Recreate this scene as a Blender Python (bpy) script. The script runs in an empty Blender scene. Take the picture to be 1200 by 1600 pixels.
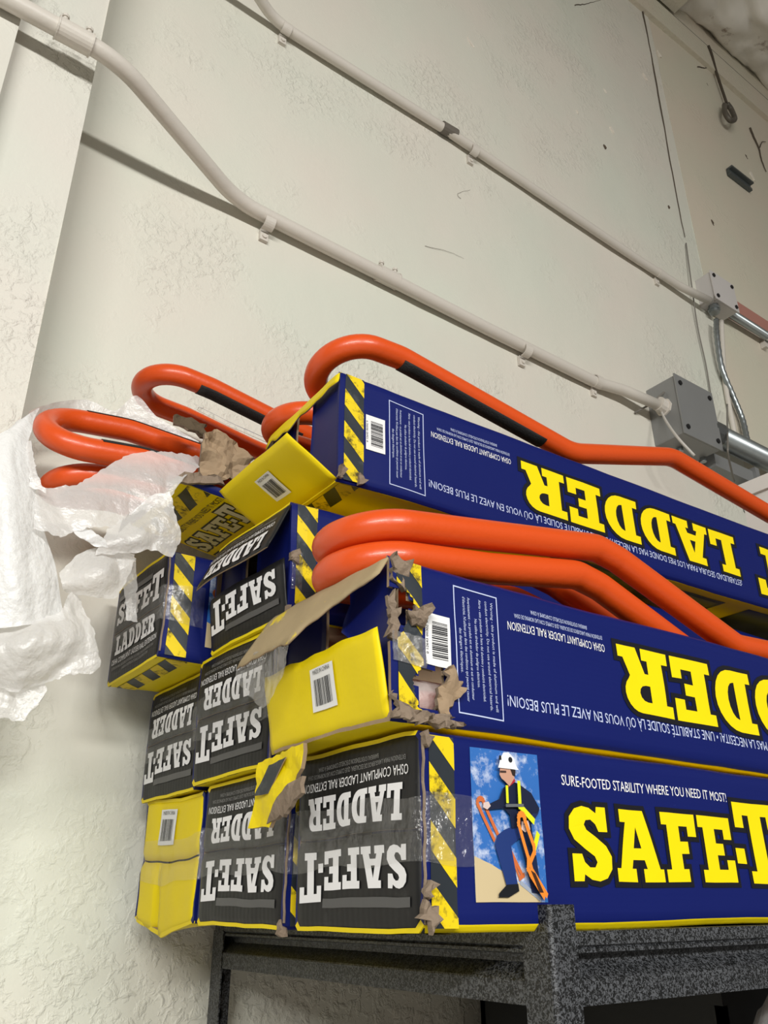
import bpy, math, random
from mathutils import Vector, Matrix, noise, geometry
random.seed(7)
SC = bpy.context.scene
COL = SC.collection
R = math.radians

# ------------------------------------------------------------------ camera
# world: origin at the lens, X along the wall (to the right), Y into the wall, Z up
FPX = 1300.0
PITCH, ROLL, YAW = R(25.22), R(-0.274), R(35.87)
fw = Vector((math.sin(YAW)*math.cos(PITCH), math.cos(YAW)*math.cos(PITCH), math.sin(PITCH)))
r0 = Vector((math.cos(YAW), -math.sin(YAW), 0))
u0 = r0.cross(fw)
rt = math.cos(ROLL)*r0 + math.sin(ROLL)*u0
up = -math.sin(ROLL)*r0 + math.cos(ROLL)*u0
cam = bpy.data.objects.new('camera', bpy.data.cameras.new('camera'))
COL.objects.link(cam)
cam.data.sensor_fit = 'VERTICAL'; cam.data.sensor_height = 36.0
cam.data.lens = FPX/1600*36.0
cam.data.clip_start = .02
M = Matrix((rt, up, -fw)).transposed().to_4x4()
cam.matrix_world = M
SC.camera = cam

# ------------------------------------------------------------------ world, lights, exposure
w = bpy.data.worlds.new('world'); SC.world = w; w.use_nodes = True
w.node_tree.nodes['Background'].inputs[0].default_value = (1.0, .97, .92, 1)
w.node_tree.nodes['Background'].inputs[1].default_value = .17

def area(name, loc, target, sx, sy, power, col=(1, .985, .94)):
    l = bpy.data.lights.new(name, 'AREA'); l.shape = 'RECTANGLE'; l.size = sx; l.size_y = sy
    l.energy = power; l.color = col
    o = bpy.data.objects.new(name, l); COL.objects.link(o); o.location = loc
    o.rotation_euler = (Vector(target)-Vector(loc)).to_track_quat('-Z', 'Y').to_euler()
    return o
area('warehouse_light_left', (-2.7, -3.4, 1.72), (-2.7, -.9, -2.28), 3.6, .4, 375)
area('warehouse_light_middle', (.4, -3.6, 1.66), (.4, -1.1, -2.34), 1.2, .4, 150)
SC.view_settings.view_transform = 'Standard'
SC.view_settings.look = 'None'
SC.view_settings.gamma = 1.0
SC.view_settings.use_curve_mapping = False
SC.view_settings.exposure = -0.12

# ------------------------------------------------------------------ helpers
def ray(x, y): return (x-600)/FPX*rt - (y-800)/FPX*up + fw
def aty(x, y, Y): r = ray(x, y); return r*(Y/r.y)
def atx(x, y, X): r = ray(x, y); return r*(X/r.x)
def atz(x, y, Z): r = ray(x, y); return r*(Z/r.z)
def lin(c):
    return tuple(((v/255)/12.92 if v/255 <= .04045 else ((v/255+.055)/1.055)**2.4) for v in c)

MATS = {}
def mat(name, rgb, rough=.5, metal=0, bump=0, bscale=60, var=0, vscale=8, coat=0, spec=.5, wave=None, dirt=None, bdetail=4):
    if name in MATS: return MATS[name]
    m = bpy.data.materials.new(name); m.use_nodes = True
    nt = m.node_tree; b = nt.nodes['Principled BSDF']
    c = lin(rgb)
    b.inputs['Base Color'].default_value = (*c, 1)
    b.inputs['Roughness'].default_value = rough; b.inputs['Metallic'].default_value = metal
    b.inputs['Coat Weight'].default_value = coat; b.inputs['Coat Roughness'].default_value = .15
    b.inputs['Specular IOR Level'].default_value = spec
    tc = nt.nodes.new('ShaderNodeTexCoord')
    src = None
    if var:
        n = nt.nodes.new('ShaderNodeTexNoise'); n.inputs['Scale'].default_value = vscale; n.inputs['Detail'].default_value = 5
        nt.links.new(tc.outputs['Object'], n.inputs['Vector'])
        mx = nt.nodes.new('ShaderNodeMix'); mx.data_type = 'RGBA'
        mx.inputs[6].default_value = (*[v*(1-var) for v in c], 1); mx.inputs[7].default_value = (*[min(1, v*(1+var)) for v in c], 1)
        nt.links.new(n.outputs['Fac'], mx.inputs[0]); src = mx.outputs[2]
    if dirt:
        dcol, dscale, lo, hi = dirt
        n = nt.nodes.new('ShaderNodeTexNoise'); n.inputs['Scale'].default_value = dscale; n.inputs['Detail'].default_value = 9; n.inputs['Roughness'].default_value = .7
        nt.links.new(tc.outputs['Object'], n.inputs['Vector'])
        rp = nt.nodes.new('ShaderNodeValToRGB'); rp.color_ramp.elements[0].position = lo; rp.color_ramp.elements[1].position = hi
        nt.links.new(n.outputs['Fac'], rp.inputs[0])
        mx = nt.nodes.new('ShaderNodeMix'); mx.data_type = 'RGBA'
        if src: nt.links.new(src, mx.inputs[6])
        else: mx.inputs[6].default_value = (*c, 1)
        mx.inputs[7].default_value = (*lin(dcol), 1)
        nt.links.new(rp.outputs[0], mx.inputs[0]); src = mx.outputs[2]
    if src: nt.links.new(src, b.inputs['Base Color'])
    h = None
    if bump:
        n = nt.nodes.new('ShaderNodeTexNoise'); n.inputs['Scale'].default_value = bscale; n.inputs['Detail'].default_value = bdetail
        nt.links.new(tc.outputs['Object'], n.inputs['Vector'])
        bp = nt.nodes.new('ShaderNodeBump'); bp.inputs['Strength'].default_value = bump; bp.inputs['Distance'].default_value = .004
        nt.links.new(n.outputs['Fac'], bp.inputs['Height']); h = bp
    if wave:
        wd, ws, wst = wave
        n = nt.nodes.new('ShaderNodeTexWave'); n.bands_direction = wd; n.inputs['Scale'].default_value = ws
        n.inputs['Distortion'].default_value = .8; n.inputs['Detail'].default_value = 2
        nt.links.new(tc.outputs['Object'], n.inputs['Vector'])
        bp = nt.nodes.new('ShaderNodeBump'); bp.inputs['Strength'].default_value = wst; bp.inputs['Distance'].default_value = .002
        nt.links.new(n.outputs['Fac'], bp.inputs['Height'])
        if h: nt.links.new(h.outputs[0], bp.inputs['Normal'])
        h = bp
    if h: nt.links.new(h.outputs[0], b.inputs['Normal'])
    MATS[name] = m
    return m

def film(name, rgb, alpha, transl=.4, rough=.2, gloss=.12, bump=.3, bscale=50):
    """thin plastic film: part see-through, part scattering, a little gloss"""
    m = bpy.data.materials.new(name); m.use_nodes = True
    nt = m.node_tree; nt.nodes.clear()
    out = nt.nodes.new('ShaderNodeOutputMaterial')
    d = nt.nodes.new('ShaderNodeBsdfDiffuse'); t = nt.nodes.new('ShaderNodeBsdfTranslucent')
    g = nt.nodes.new('ShaderNodeBsdfGlossy'); tr = nt.nodes.new('ShaderNodeBsdfTransparent')
    c = (*lin(rgb), 1)
    d.inputs[0].default_value = c; t.inputs[0].default_value = c; g.inputs['Roughness'].default_value = rough
    g.inputs[0].default_value = (1, 1, 1, 1)
    m1 = nt.nodes.new('ShaderNodeMixShader'); m1.inputs[0].default_value = transl
    nt.links.new(d.outputs[0], m1.inputs[1]); nt.links.new(t.outputs[0], m1.inputs[2])
    m2 = nt.nodes.new('ShaderNodeMixShader'); m2.inputs[0].default_value = 1-alpha
    nt.links.new(m1.outputs[0], m2.inputs[1]); nt.links.new(tr.outputs[0], m2.inputs[2])
    m3 = nt.nodes.new('ShaderNodeMixShader'); m3.inputs[0].default_value = gloss
    nt.links.new(m2.outputs[0], m3.inputs[1]); nt.links.new(g.outputs[0], m3.inputs[2])
    nt.links.new(m3.outputs[0], out.inputs[0])
    tc = nt.nodes.new('ShaderNodeTexCoord'); n = nt.nodes.new('ShaderNodeTexNoise'); n.inputs['Scale'].default_value = bscale
    n.inputs['Detail'].default_value = 6
    nt.links.new(tc.outputs['Object'], n.inputs['Vector'])
    bp = nt.nodes.new('ShaderNodeBump'); bp.inputs['Strength'].default_value = bump; bp.inputs['Distance'].default_value = .01
    nt.links.new(n.outputs['Fac'], bp.inputs['Height'])
    for s in (d, t, g): nt.links.new(bp.outputs[0], s.inputs['Normal'])
    MATS[name] = m
    return m

# palette
BLUE = mat('carton_blue_print', (11, 24, 92), .45, bump=.10, bscale=14, spec=.25, wave=('Z', 62, .025), dirt=((40, 52, 124), 30, .64, .85))
BLUE_IN = mat('carton_blue_flap', (10, 22, 90), .4, bump=.10, bscale=14, spec=.35)
YEL = mat('carton_yellow_print', (228, 204, 2), .5, bump=.5, bscale=16, spec=.3, var=.06, wave=('Y', 70, .03))
YELP = mat('yellow_ink', (238, 214, 2), .45, bump=.1, bscale=14, spec=.3)
YELH = mat('hazard_yellow_ink', (224, 196, 24), .45, spec=.3, dirt=((70, 62, 30), 70, .52, .66))
CHAR = mat('hazard_charcoal_ink', (38, 44, 50), .4, coat=.2, dirt=((80, 84, 84), 45, .55, .75))
BLACK = mat('carton_black_print', (25, 25, 26), .44, spec=.3, bump=.3, bscale=18, wave=('Y', 40, .04), dirt=((60, 60, 60), 40, .6, .8))
INKB = mat('black_ink', (14, 15, 24), .4)
INKW = mat('white_ink', (232, 232, 235), .4)
INKW2 = mat('pale_blue_ink', (190, 200, 232), .4)
INKG = mat('grey_ink', (78, 78, 79), .4)
INKT = mat('pale_grey_ink', (128, 128, 128), .4)
LABEL = mat('white_label_paper', (226, 226, 226), .5)
KRAFT = mat('kraft_cardboard', (150, 128, 102), .85, bump=.5, bscale=45, var=.18, vscale=30)
KRAFTD = mat('kraft_torn', (128, 112, 96), .9, bump=.8, bscale=90, var=.25, vscale=60)
TAPE = film('clear_packing_tape', (190, 190, 190), .09, .3, .13, .07, 1.0, 42)
ORANGE = mat('orange_powder_coat', (210, 76, 18), .38, bump=.08, bscale=160, coat=.15, dirt=((150, 44, 16), 16, .66, .85))
GRIP = mat('black_grip_tape', (26, 26, 27), .8, bump=.3, bscale=500)
WHITEP = mat('painted_conduit_white', (205, 199, 190), .45, bump=.15, bscale=80, var=.04)
GALV = mat('galvanized_steel', (150, 156, 158), .34, metal=.8, var=.15, vscale=40)
GREYBOX = mat('grey_enamel', (136, 137, 137), .42, metal=.25, var=.06, vscale=12)
PLASTIC = film('white_poly_film', (244, 245, 246), .93, .3, .35, .04, .35, 120)
PLASTIC2 = film('thin_poly_film', (242, 241, 240), .68, .35, .3, .06, .4, 90)

def new_mesh(name, V, F, mats, fm=None, smooth=False):
    me = bpy.data.meshes.new(name)
    me.from_pydata([tuple(v) for v in V], [], F)
    for m in (mats if isinstance(mats, (list, tuple)) else [mats]): me.materials.append(m)
    if fm: me.polygons.foreach_set('material_index', fm)
    if smooth: me.polygons.foreach_set('use_smooth', [True]*len(F))
    me.update()
    return me

def obj(name, V, F, mats, parent=None, fm=None, smooth=False, label=None, cat=None, group=None, kind=None):
    """vertices in world space; a parent Empty keeps the children where they are"""
    V = [Vector(v) for v in V]
    loc = Vector((0, 0, 0))
    if parent is None and V:
        xs = [v.x for v in V]; ys = [v.y for v in V]
        loc = Vector(((min(xs)+max(xs))/2, (min(ys)+max(ys))/2, min(v.z for v in V)))
        V = [v-loc for v in V]
    o = bpy.data.objects.new(name, new_mesh(name, V, F, mats, fm, smooth)); COL.objects.link(o)
    if parent is None: o.location = loc
    else:
        o.parent = parent
        if parent.type == 'EMPTY' or parent.parent is None:
            o.matrix_parent_inverse = Matrix.Translation(parent.location).inverted()
    tag(o, label, cat, group, kind)
    return o
def tag(o, label=None, cat=None, group=None, kind=None):
    for k, v in (('label', label), ('category', cat), ('group', group), ('kind', kind)):
        if v: o[k] = v
    return o
def thing(name, loc, label, cat, group=None):
    o = bpy.data.objects.new(name, None); COL.objects.link(o); o.location = loc; o.empty_display_size = .05
    return tag(o, label, cat, group)

class MB:
    """collects geometry for one mesh"""
    def __init__(s): s.V = []; s.F = []; s.M = []
    def add(s, V, F, m=0):
        n = len(s.V); s.V += [Vector(v) for v in V]; s.F += [tuple(i+n for i in f) for f in F]
        s.M += ([m]*len(F) if isinstance(m, int) else list(m))
    def box(s, a, b, m=0, bev=0):
        x0, y0, z0 = a; x1, y1, z1 = b
        V = [(x0, y0, z0), (x1, y0, z0), (x1, y1, z0), (x0, y1, z0), (x0, y0, z1), (x1, y0, z1), (x1, y1, z1), (x0, y1, z1)]
        s.add(V, [(0, 3, 2, 1), (4, 5, 6, 7), (0, 1, 5, 4), (1, 2, 6, 5), (2, 3, 7, 6), (3, 0, 4, 7)], m)
    def tube(s, path, r, n=16, m=0, caps=True):
        V, F = sweep(path, r, n, caps); s.add(V, F, m)
    def build(s, name, mats, parent=None, smooth=False, **k):
        return obj(name, s.V, s.F, mats, parent, s.M, smooth, **k)

def frames(path):
    P = [Vector(p) for p in path]; T = []
    for i in range(len(P)):
        a = P[max(0, i-1)]; b = P[min(len(P)-1, i+1)]; T.append((b-a).normalized())
    ref = Vector((0, 0, 1)) if abs(T[0].z) < .9 else Vector((0, 1, 0))
    N = [(ref - T[0]*ref.dot(T[0])).normalized()]
    for i in range(1, len(P)):
        n = N[-1]-T[i]*N[-1].dot(T[i]); N.append(n.normalized())
    return P, T, N
def sweep(path, r, n=16, caps=True):
    P, T, N = frames(path); V = []; F = []
    rr = r if isinstance(r, (list, tuple)) else [r]*len(P)
    for p, t, nn, ri in zip(P, T, N, rr):
        b = t.cross(nn)
        for k in range(n):
            a = 2*math.pi*k/n; V.append(p+ri*(math.cos(a)*nn+math.sin(a)*b))
    for i in range(len(P)-1):
        for k in range(n):
            a = i*n+k; b = i*n+(k+1) % n; F.append((a, b, b+n, a+n))
    if caps:
        F.append(tuple(reversed(range(n)))); F.append(tuple(range((len(P)-1)*n, len(P)*n)))
    return V, F
def fillet(pts, rad, seg=8):
    P = [Vector(p) for p in pts]; out = [P[0]]
    for i in range(1, len(P)-1):
        a, b, c = P[i-1], P[i], P[i+1]
        d1 = (a-b).normalized(); d2 = (c-b).normalized()
        ang = d1.angle(d2)
        if ang > math.pi-.02: out.append(b); continue
        r = rad[i] if isinstance(rad, (list, tuple)) else rad
        L = min(r/math.tan(ang/2), (a-b).length*.49, (c-b).length*.49); r = L*math.tan(ang/2)
        s = b+d1*L; e = b+d2*L; cen = b+(d1+d2).normalized()*(r/math.sin(ang/2))
        v1 = s-cen; v2 = e-cen; th = v1.angle(v2)
        for k in range(seg+1):
            f = k/seg
            out.append(cen + (v1*math.sin((1-f)*th)+v2*math.sin(f*th))/math.sin(th))
    out.append(P[-1]); return out
def catmull(pts, seg=10):
    P = [Vector(p) for p in pts]; P = [P[0]*2-P[1]]+P+[P[-1]*2-P[-2]]; out = []
    for i in range(1, len(P)-2):
        for k in range(seg):
            t = k/seg; a, b, c, d = P[i-1:i+3]
            out.append(.5*((2*b)+(c-a)*t+(2*a-5*b+4*c-d)*t*t+(3*b-a-3*c+d)*t**3))
    out.append(P[-2]); return out

# ------------------------------------------------------------------ flat lettering (2-D triangles)
def arc(cx, cy, rx, ry, a0, a1, n=8):
    return [(cx+rx*math.cos(R(a0+(a1-a0)*i/n)), cy+ry*math.sin(R(a0+(a1-a0)*i/n))) for i in range(n+1)]
GLY = {
 'S': (.82, [[(.04, 0), (.04, .36), (.22, .36), (.26, .25), (.35, .18), (.45, .18), (.5, .25), (.46, .33), (.3, .42), (.1, .55), (.02, .69), (.04, .85), (.15, .96), (.3, 1.0), (.44, .98), (.57, .91), (.59, 1), (.77, 1), (.77, .66), (.59, .66), (.54, .76), (.45, .82), (.35, .81), (.31, .75), (.35, .68), (.52, .59), (.71, .47), (.8, .33), (.78, .16), (.67, .04), (.52, 0), (.37, .02), (.24, .09), (.22, 0)]]),
 'A': (1.0, [[(0, 0), (.4, 0), (.4, .18), (.32, .18), (.36, .3), (.6, .3), (.64, .18), (.56, .18), (.56, 0), (1, 0), (1, .18), (.92, .18), (.68, 1), (.16, 1), (.16, .82), (.27, .82), (.08, .18), (0, .18)], [(.4, .46), (.56, .46), (.48, .76)]]),
 'F': (.8, [[(0, 0), (.52, 0), (.52, .18), (.4, .18), (.4, .4), (.58, .4), (.58, .58), (.4, .58), (.4, .81), (.6, .81), (.6, .66), (.8, .66), (.8, 1), (0, 1), (0, .82), (.12, .82), (.12, .18), (0, .18)]]),
 'E': (.82, [[(0, 0), (.82, 0), (.82, .34), (.62, .34), (.62, .19), (.4, .19), (.4, .41), (.58, .41), (.58, .59), (.4, .59), (.4, .81), (.62, .81), (.62, .66), (.82, .66), (.82, 1), (0, 1), (0, .82), (.12, .82), (.12, .18), (0, .18)]]),
 'T': (.92, [[(.2, 0), (.72, 0), (.72, .15), (.6, .15), (.6, .84), (.73, .84), (.73, .68), (.92, .68), (.92, 1), (0, 1), (0, .68), (.19, .68), (.19, .84), (.32, .84), (.32, .15), (.2, .15)]]),
 'L': (.8, [[(0, 0), (.8, 0), (.8, .38), (.6, .38), (.6, .19), (.42, .19), (.42, .82), (.54, .82), (.54, 1), (0, 1), (0, .82), (.12, .82), (.12, .18), (0, .18)]]),
 'D': (.88, [[(0, 0)]+arc(.42, .5, .46, .5, -90, 90, 12)+[(0, 1), (0, .82), (.12, .82), (.12, .18), (0, .18)], [(.4, .2)]+arc(.42, .5, .17, .3, -90, 90, 8)+[(.4, .8)]]),
 'R': (.96, [[(0, 0), (.5, 0), (.5, .18), (.4, .18), (.4, .38), (.47, .38), (.6, 0), (.96, 0), (.96, .18), (.87, .18), (.77, .44)]+arc(.62, .71, .28, .29, -50, 90, 8)+[(0, 1), (0, .82), (.12, .82), (.12, .18), (0, .18)], [(.4, .56)]+arc(.48, .69, .13, .13, -90, 90, 6)+[(.4, .82)]]),
 '-': (.24, [[(0, .3), (.24, .3), (.24, .54), (0, .54)]]),
}
def tess(contours):
    flat = [p for c in contours for p in c]
    t = geometry.tessellate_polygon([[Vector((x, y, 0)) for x, y in c] for c in contours])
    return [tuple(flat[i] for i in tri) for tri in t]
def stroke(contours, wd):
    T = []
    for c in contours:
        P = [Vector(p) for p in c]; n = len(P)
        def ext(i):
            d1 = P[i]-P[i-1]; d2 = P[(i+1) % n]-P[i]
            if d1.length < 1e-6 or d2.length < 1e-6: return 0
            t = abs(d1.angle(d2)); return wd*min(1, math.tan(min(t, 1.6)/2))
        for i in range(n):
            a, b = P[i], P[(i+1) % n]; d = b-a
            if d.length < 1e-6: continue
            d.normalize(); q = Vector((-d.y, d.x))*wd; a2 = a-d*ext(i); b2 = b+d*ext((i+1) % n)
            A, B, C_, D = a2-q, b2-q, b2+q, a2+q
            T += [((A.x, A.y), (B.x, B.y), (C_.x, C_.y)), ((A.x, A.y), (C_.x, C_.y), (D.x, D.y))]
    return T
def slab_word(word, outline=.0):
    """slab-serif word, cap height 1; returns width, fill triangles, outline triangles"""
    x = 0; fill = []; outl = []
    for i, ch in enumerate(word):
        wdt, cs = GLY[ch]
        s = 1.28 if (ch == 'T' and '-' in word) else 1.0
        if ch == '-': x -= .0
        if ch == 'T' and '-' in word: x -= .22
        cc = [[(px*s*(.95 if s > 1 else 1)+x, py*s) for px, py in c] for c in cs]
        fill += tess(cc)
        if outline: outl += tess(cc[:1]) + stroke(cc, outline)
        x += wdt*s + .07
    return x-.07, fill, outl
WORDS = {k: slab_word(k, .075) for k in ('SAFE-T', 'LADDER')}

_tc = {}
def text2d(s):
    """built-in font text as triangles, cap height about 1 and its width"""
    if s in _tc: return _tc[s]
    cu = bpy.data.curves.new('t', 'FONT'); cu.body = s; cu.resolution_u = 2
    o = bpy.data.objects.new('t', cu); COL.objects.link(o)
    dg = bpy.context.evaluated_depsgraph_get(); dg.update()
    me = bpy.data.meshes.new_from_object(o.evaluated_get(dg))
    me.calc_loop_triangles()
    P = [(v.co.x, v.co.y) for v in me.vertices]
    T = [tuple(P[i] for i in t.vertices) for t in me.loop_triangles]
    bpy.data.objects.remove(o); bpy.data.curves.remove(cu); bpy.data.meshes.remove(me)
    x0 = min(p[0] for p in P); x1 = max(p[0] for p in P)
    sc = 1/.7
    T = [tuple(((x-x0)*sc, y*sc) for x, y in t) for t in T]
    _tc[s] = ((x1-x0)*sc, T); return _tc[s]
def place(T, x, y, sx, sy, rot=0):
    c, s = math.cos(R(rot)), math.sin(R(rot))
    return [tuple((x+c*px*sx-s*py*sy, y+s*px*sx+c*py*sy) for px, py in t) for t in T]
def textfit(s, x, y, width, h, rot=0):
    wd, T = text2d(s); return place(T, x, y, width/wd, h, rot)
def slabfit(word, x, y, width, h, rot=0):
    wd, f, o = WORDS[word]; return place(f, x, y, width/wd, h, rot), place(o, x, y, width/wd, h, rot)
def rect(x0, y0, x1, y1): return [((x0, y0), (x1, y0), (x1, y1)), ((x0, y0), (x1, y1), (x0, y1))]
def poly2(pts): return tess([pts])
def strokes(pts, wd, closed=False):
    T = []; n = len(pts)
    for i in range(n if closed else n-1):
        a = Vector(pts[i]); b = Vector(pts[(i+1) % n]); d = (b-a)
        if d.length == 0: continue
        d.normalize(); q = Vector((-d.y, d.x))*wd/2; a = a-d*wd/2; b = b+d*wd/2
        P = [tuple(a-q), tuple(b-q), tuple(b+q), tuple(a+q)]
        T += [(P[0], P[1], P[2]), (P[0], P[2], P[3])]
    return T
def split(T, mx):
    out = []; st = list(T)
    while st:
        a, b, c = st.pop()
        L = [(math.dist(a, b), 0), (math.dist(b, c), 1), (math.dist(c, a), 2)]
        m, k = max(L)
        if m <= mx: out.append((a, b, c)); continue
        if k == 1: a, b, c = b, c, a
        elif k == 2: a, b, c = c, a, b
        d = ((a[0]+b[0])/2, (a[1]+b[1])/2); st += [(a, d, c), (d, b, c)]
    return out
def clip(T, axis, lo, hi):
    """clip triangles to lo<=axis<=hi"""
    def cut(poly, f):
        o = []
        for i in range(len(poly)):
            a, b = poly[i], poly[(i+1) % len(poly)]; fa, fb = f(a), f(b)
            if fa >= 0: o.append(a)
            if (fa >= 0) != (fb >= 0):
                t = fa/(fa-fb); o.append((a[0]+(b[0]-a[0])*t, a[1]+(b[1]-a[1])*t))
        return o
    R_ = []
    for t in T:
        p = cut(list(t), lambda q: q[axis]-lo)
        if len(p) >= 3: p = cut(p, lambda q: hi-q[axis])
        for i in range(1, len(p)-1): R_.append((p[0], p[i], p[i+1]))
    return R_
def hazard(x0, x1, y0, y1, period=.042, phase=0, horiz=False):
    """yellow stripes running like a backslash inside a band"""
    T = []; wd = x1-x0; k = -2
    while True:
        yb = y0+phase+k*period; k += 1
        if yb-wd > y1: break
        T += poly2([(x0, yb), (x1, yb-wd), (x1, yb-wd+period*.5), (x0, yb+period*.5)])
    return clip(T, 1, y0, y1)

# ------------------------------------------------------------------ cartons
class Carton:
    def __init__(s, O, L, W, H, yaw=0, pitch=0, seed=0, amp=.0016, crush=None, name='ladder_rail_carton', label='', group='ladder rail cartons in the stack'):
        s.O = Vector(O); s.L, s.W, s.H = L, W, H; s.seed = seed; s.amp = amp; s.crush = crush
        s.rot = Matrix.Rotation(yaw, 3, 'Z') @ Matrix.Rotation(-pitch, 3, 'Y')
        s.t = thing(name, s.O+s.rot@Vector((L/2, W/2, 0)), label, 'carton', group)
        s.body = None; s.holes = ()
    def wp(s, p):
        p = Vector(p)
        q = p*7+Vector((s.seed*3.1, s.seed*1.7, 0))
        k = 1+1.3*math.exp(-max(p.x, 0)/.04)
        d = noise.noise_vector(q)*s.amp*k + noise.noise_vector(p*26+Vector((s.seed, 0, 5)))*s.amp*.35*k
        if s.crush: d = d+s.crush(p)
        d.x *= .6
        return s.O+s.rot@(p+d)
    # mapping of a face's 2-D coordinates
    def side(s, u, v, off): return s.wp((u, 0, v)) + s.rot@Vector((0, -off, 0))
    def under(s, u, v, off): return s.wp((u, s.W-v, 0)) + s.rot@Vector((0, 0, -off))
    def flapmap(s, which, th, bend=0):
        def f(u, v, off):            # u from the viewer's left (far side) 0..W, v up 0..H
            y = s.W-u; tt = (s.H-v) if which == 'top' else v
            sg = 1 if which == 'top' else -1
            a = th+bend*tt
            nx, nz = -math.cos(a), sg*math.sin(a)
            z = (s.H-tt*math.cos(th)) if which == 'top' else tt*math.cos(th)
            return s.wp((-tt*math.sin(th)-.001, y, z))+s.rot@Vector((nx*off, 0, nz*off))
        return f
    def decal(s, name, layers, mp, parent=None, mx=.02, base=.0006):
        """layers: list of (triangles, material) stacked outward"""
        V = []; F = []; FM = []; mats = []
        for i, (T, m) in enumerate(layers):
            if not T: continue
            if m not in mats: mats.append(m)
            for t in split(T, mx if not (s.holes and mp == s.side and name == 'hazard_stripes') else .004):
                if s.holes and mp == s.side and any(inpoly(sum(q[0] for q in t)/3, sum(q[1] for q in t)/3, h) for h in s.holes): continue
                n = len(V); V += [mp(q[0], q[1], base+.00035*i) for q in t]; F.append((n, n+1, n+2)); FM.append(mats.index(m))
        return obj(name, V, F, mats, parent or s.body, FM)
    def make_body(s, holes=(), top=True, rb=.004, rawrim=False, yrim=False):
        W, H, L = s.W, s.H, s.L; th = .0035; s.holes = holes
        xs = [0, .004, .01]; x = .01
        while x < L: x += .009 if x < .16 else .03; xs.append(min(x, L))
        # perimeter, starting at the lower near corner, going up the near side
        per = []; NS = 16
        def seg(a, b, n, kind):
            for i in range(n): per.append((a[0]+(b[0]-a[0])*i/n, a[1]+(b[1]-a[1])*i/n, kind))
        seg((0, rb), (0, H-.004), NS, 'B'); seg((0, H-.004), (.004, H), 2, 'B')
        seg((.004, H), (W-.004, H), 10, 'Y'); seg((W-.004, H), (W, H-.004), 2, 'Y')
        seg((W, H-.004), (W, .004), 8, 'B'); seg((W, .004), (W-.004, 0), 2, 'Y')
        seg((W-.004, 0), (rb, 0), 10, 'Y'); seg((rb, 0), (0, rb), 3, 'Y' if yrim else 'B')
        n = len(per); V = []; F = []; FM = []
        cy, cz = W/2, H/2
        for layer in (0, 1):
            for x in xs:
                for (y, z, k) in per:
                    yy, zz = y, z
                    if layer:
                        yy = y+th*(1 if y < W/2 else -1)*(abs(y-cy)/cy > .9); zz = z+th*(1 if z < H/2 else -1)*(abs(z-cz)/cz > .9)
                    V.append(s.wp((x, yy, zz)))
        N = n*len(xs)
        for i in range(len(xs)-1):
            for k in range(n):
                k2 = (k+1) % n; a, b, c, d = i*n+k, i*n+k2, (i+1)*n+k2, (i+1)*n+k
                kind = per[k][2]; mx_, my, mz = (xs[i]+xs[i+1])/2, per[k][0], (per[k][1]+per[k2][1])/2
                if my < .002 and per[k2][0] < .006 and any(inpoly(mx_, mz, h) for h in holes): continue
                if not top and kind == 'Y' and mz > H-.003: continue
                F.append((a, b, c, d)); FM.append(0 if kind == 'B' else 1)
                F.append((N+a, N+d, N+c, N+b)); FM.append(2)
        for k in range(n):
            k2 = (k+1) % n; mz0 = (per[k][1]+per[k2][1])/2
            gone = (per[k][0] < .002 and per[k2][0] < .006 and any(inpoly(.002, mz0, h) for h in holes)) or (not top and per[k][2] == 'Y' and mz0 > H-.003)
            if not gone: F.append((k, k+N, k2+N, k2))
            if not gone: FM.append(2 if rawrim else (0 if per[k][2] == 'B' else 1))
            e = (len(xs)-1)*n
        e = (len(xs)-1)*n
        F.append(tuple(e+k for k in range(n))); FM.append(0)
        s.body = obj('body', V, F, [BLUE, YEL, KRAFT], s.t, FM, True)
        md = s.body.modifiers.new('edges', 'EDGE_SPLIT'); md.split_angle = R(50)
        return s.body
    def flap(s, which, th=0, mats=None, depth=None, y0=.002, y1=None, jag=None, name=None, twist=0):
        """end flap hinged on the top or bottom edge, th = how far it stands open"""
        W, H = s.W, s.H; d = depth or H/2-.001; y1 = y1 or W-.002; n, m = 26, 8; tk = .0035
        V = []; F = []; FM = []
        mp = s.flapmap(which, th)
        for layer in (0, 1):
            for i in range(n+1):
                y = y0+(y1-y0)*i/n
                dd = d*(jag(i/n) if jag else 1)
                for j in range(m+1):
                    tt = dd*j/m
                    rnd = .0016*(1 if j in (0, m) else 0)+.0012*(1 if i in (0, n) else 0)
                    V.append(mp(W-y, (H-tt) if which == 'top' else tt, (-.0004-rnd) if layer == 0 else -tk))
        N = (n+1)*(m+1)
        def q(i, j): return i*(m+1)+j
        for i in range(n):
            for j in range(m):
                a, b, c, e = q(i, j), q(i+1, j), q(i+1, j+1), q(i, j+1)
                F += [(a, e, c, b), (N+a, N+b, N+c, N+e)]; FM += [0, 1]
        for i in range(n):
            a, b = q(i, m), q(i+1, m); F.append((a, N+a, N+b, b)); FM.append(1)
            a, b = q(i, 0), q(i+1, 0); F.append((a, b, N+b, N+a)); FM.append(0)
        for j in range(m):
            a, b = q(0, j), q(0, j+1); F.append((a, N+a, N+b, b)); FM.append(0)
            a, b = q(n, j), q(n, j+1); F.append((a, b, N+b, N+a)); FM.append(0)
        return obj(name or (which+'_flap'), V, F, mats or [BLACK, KRAFT], s.t, FM, True), mp
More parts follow.
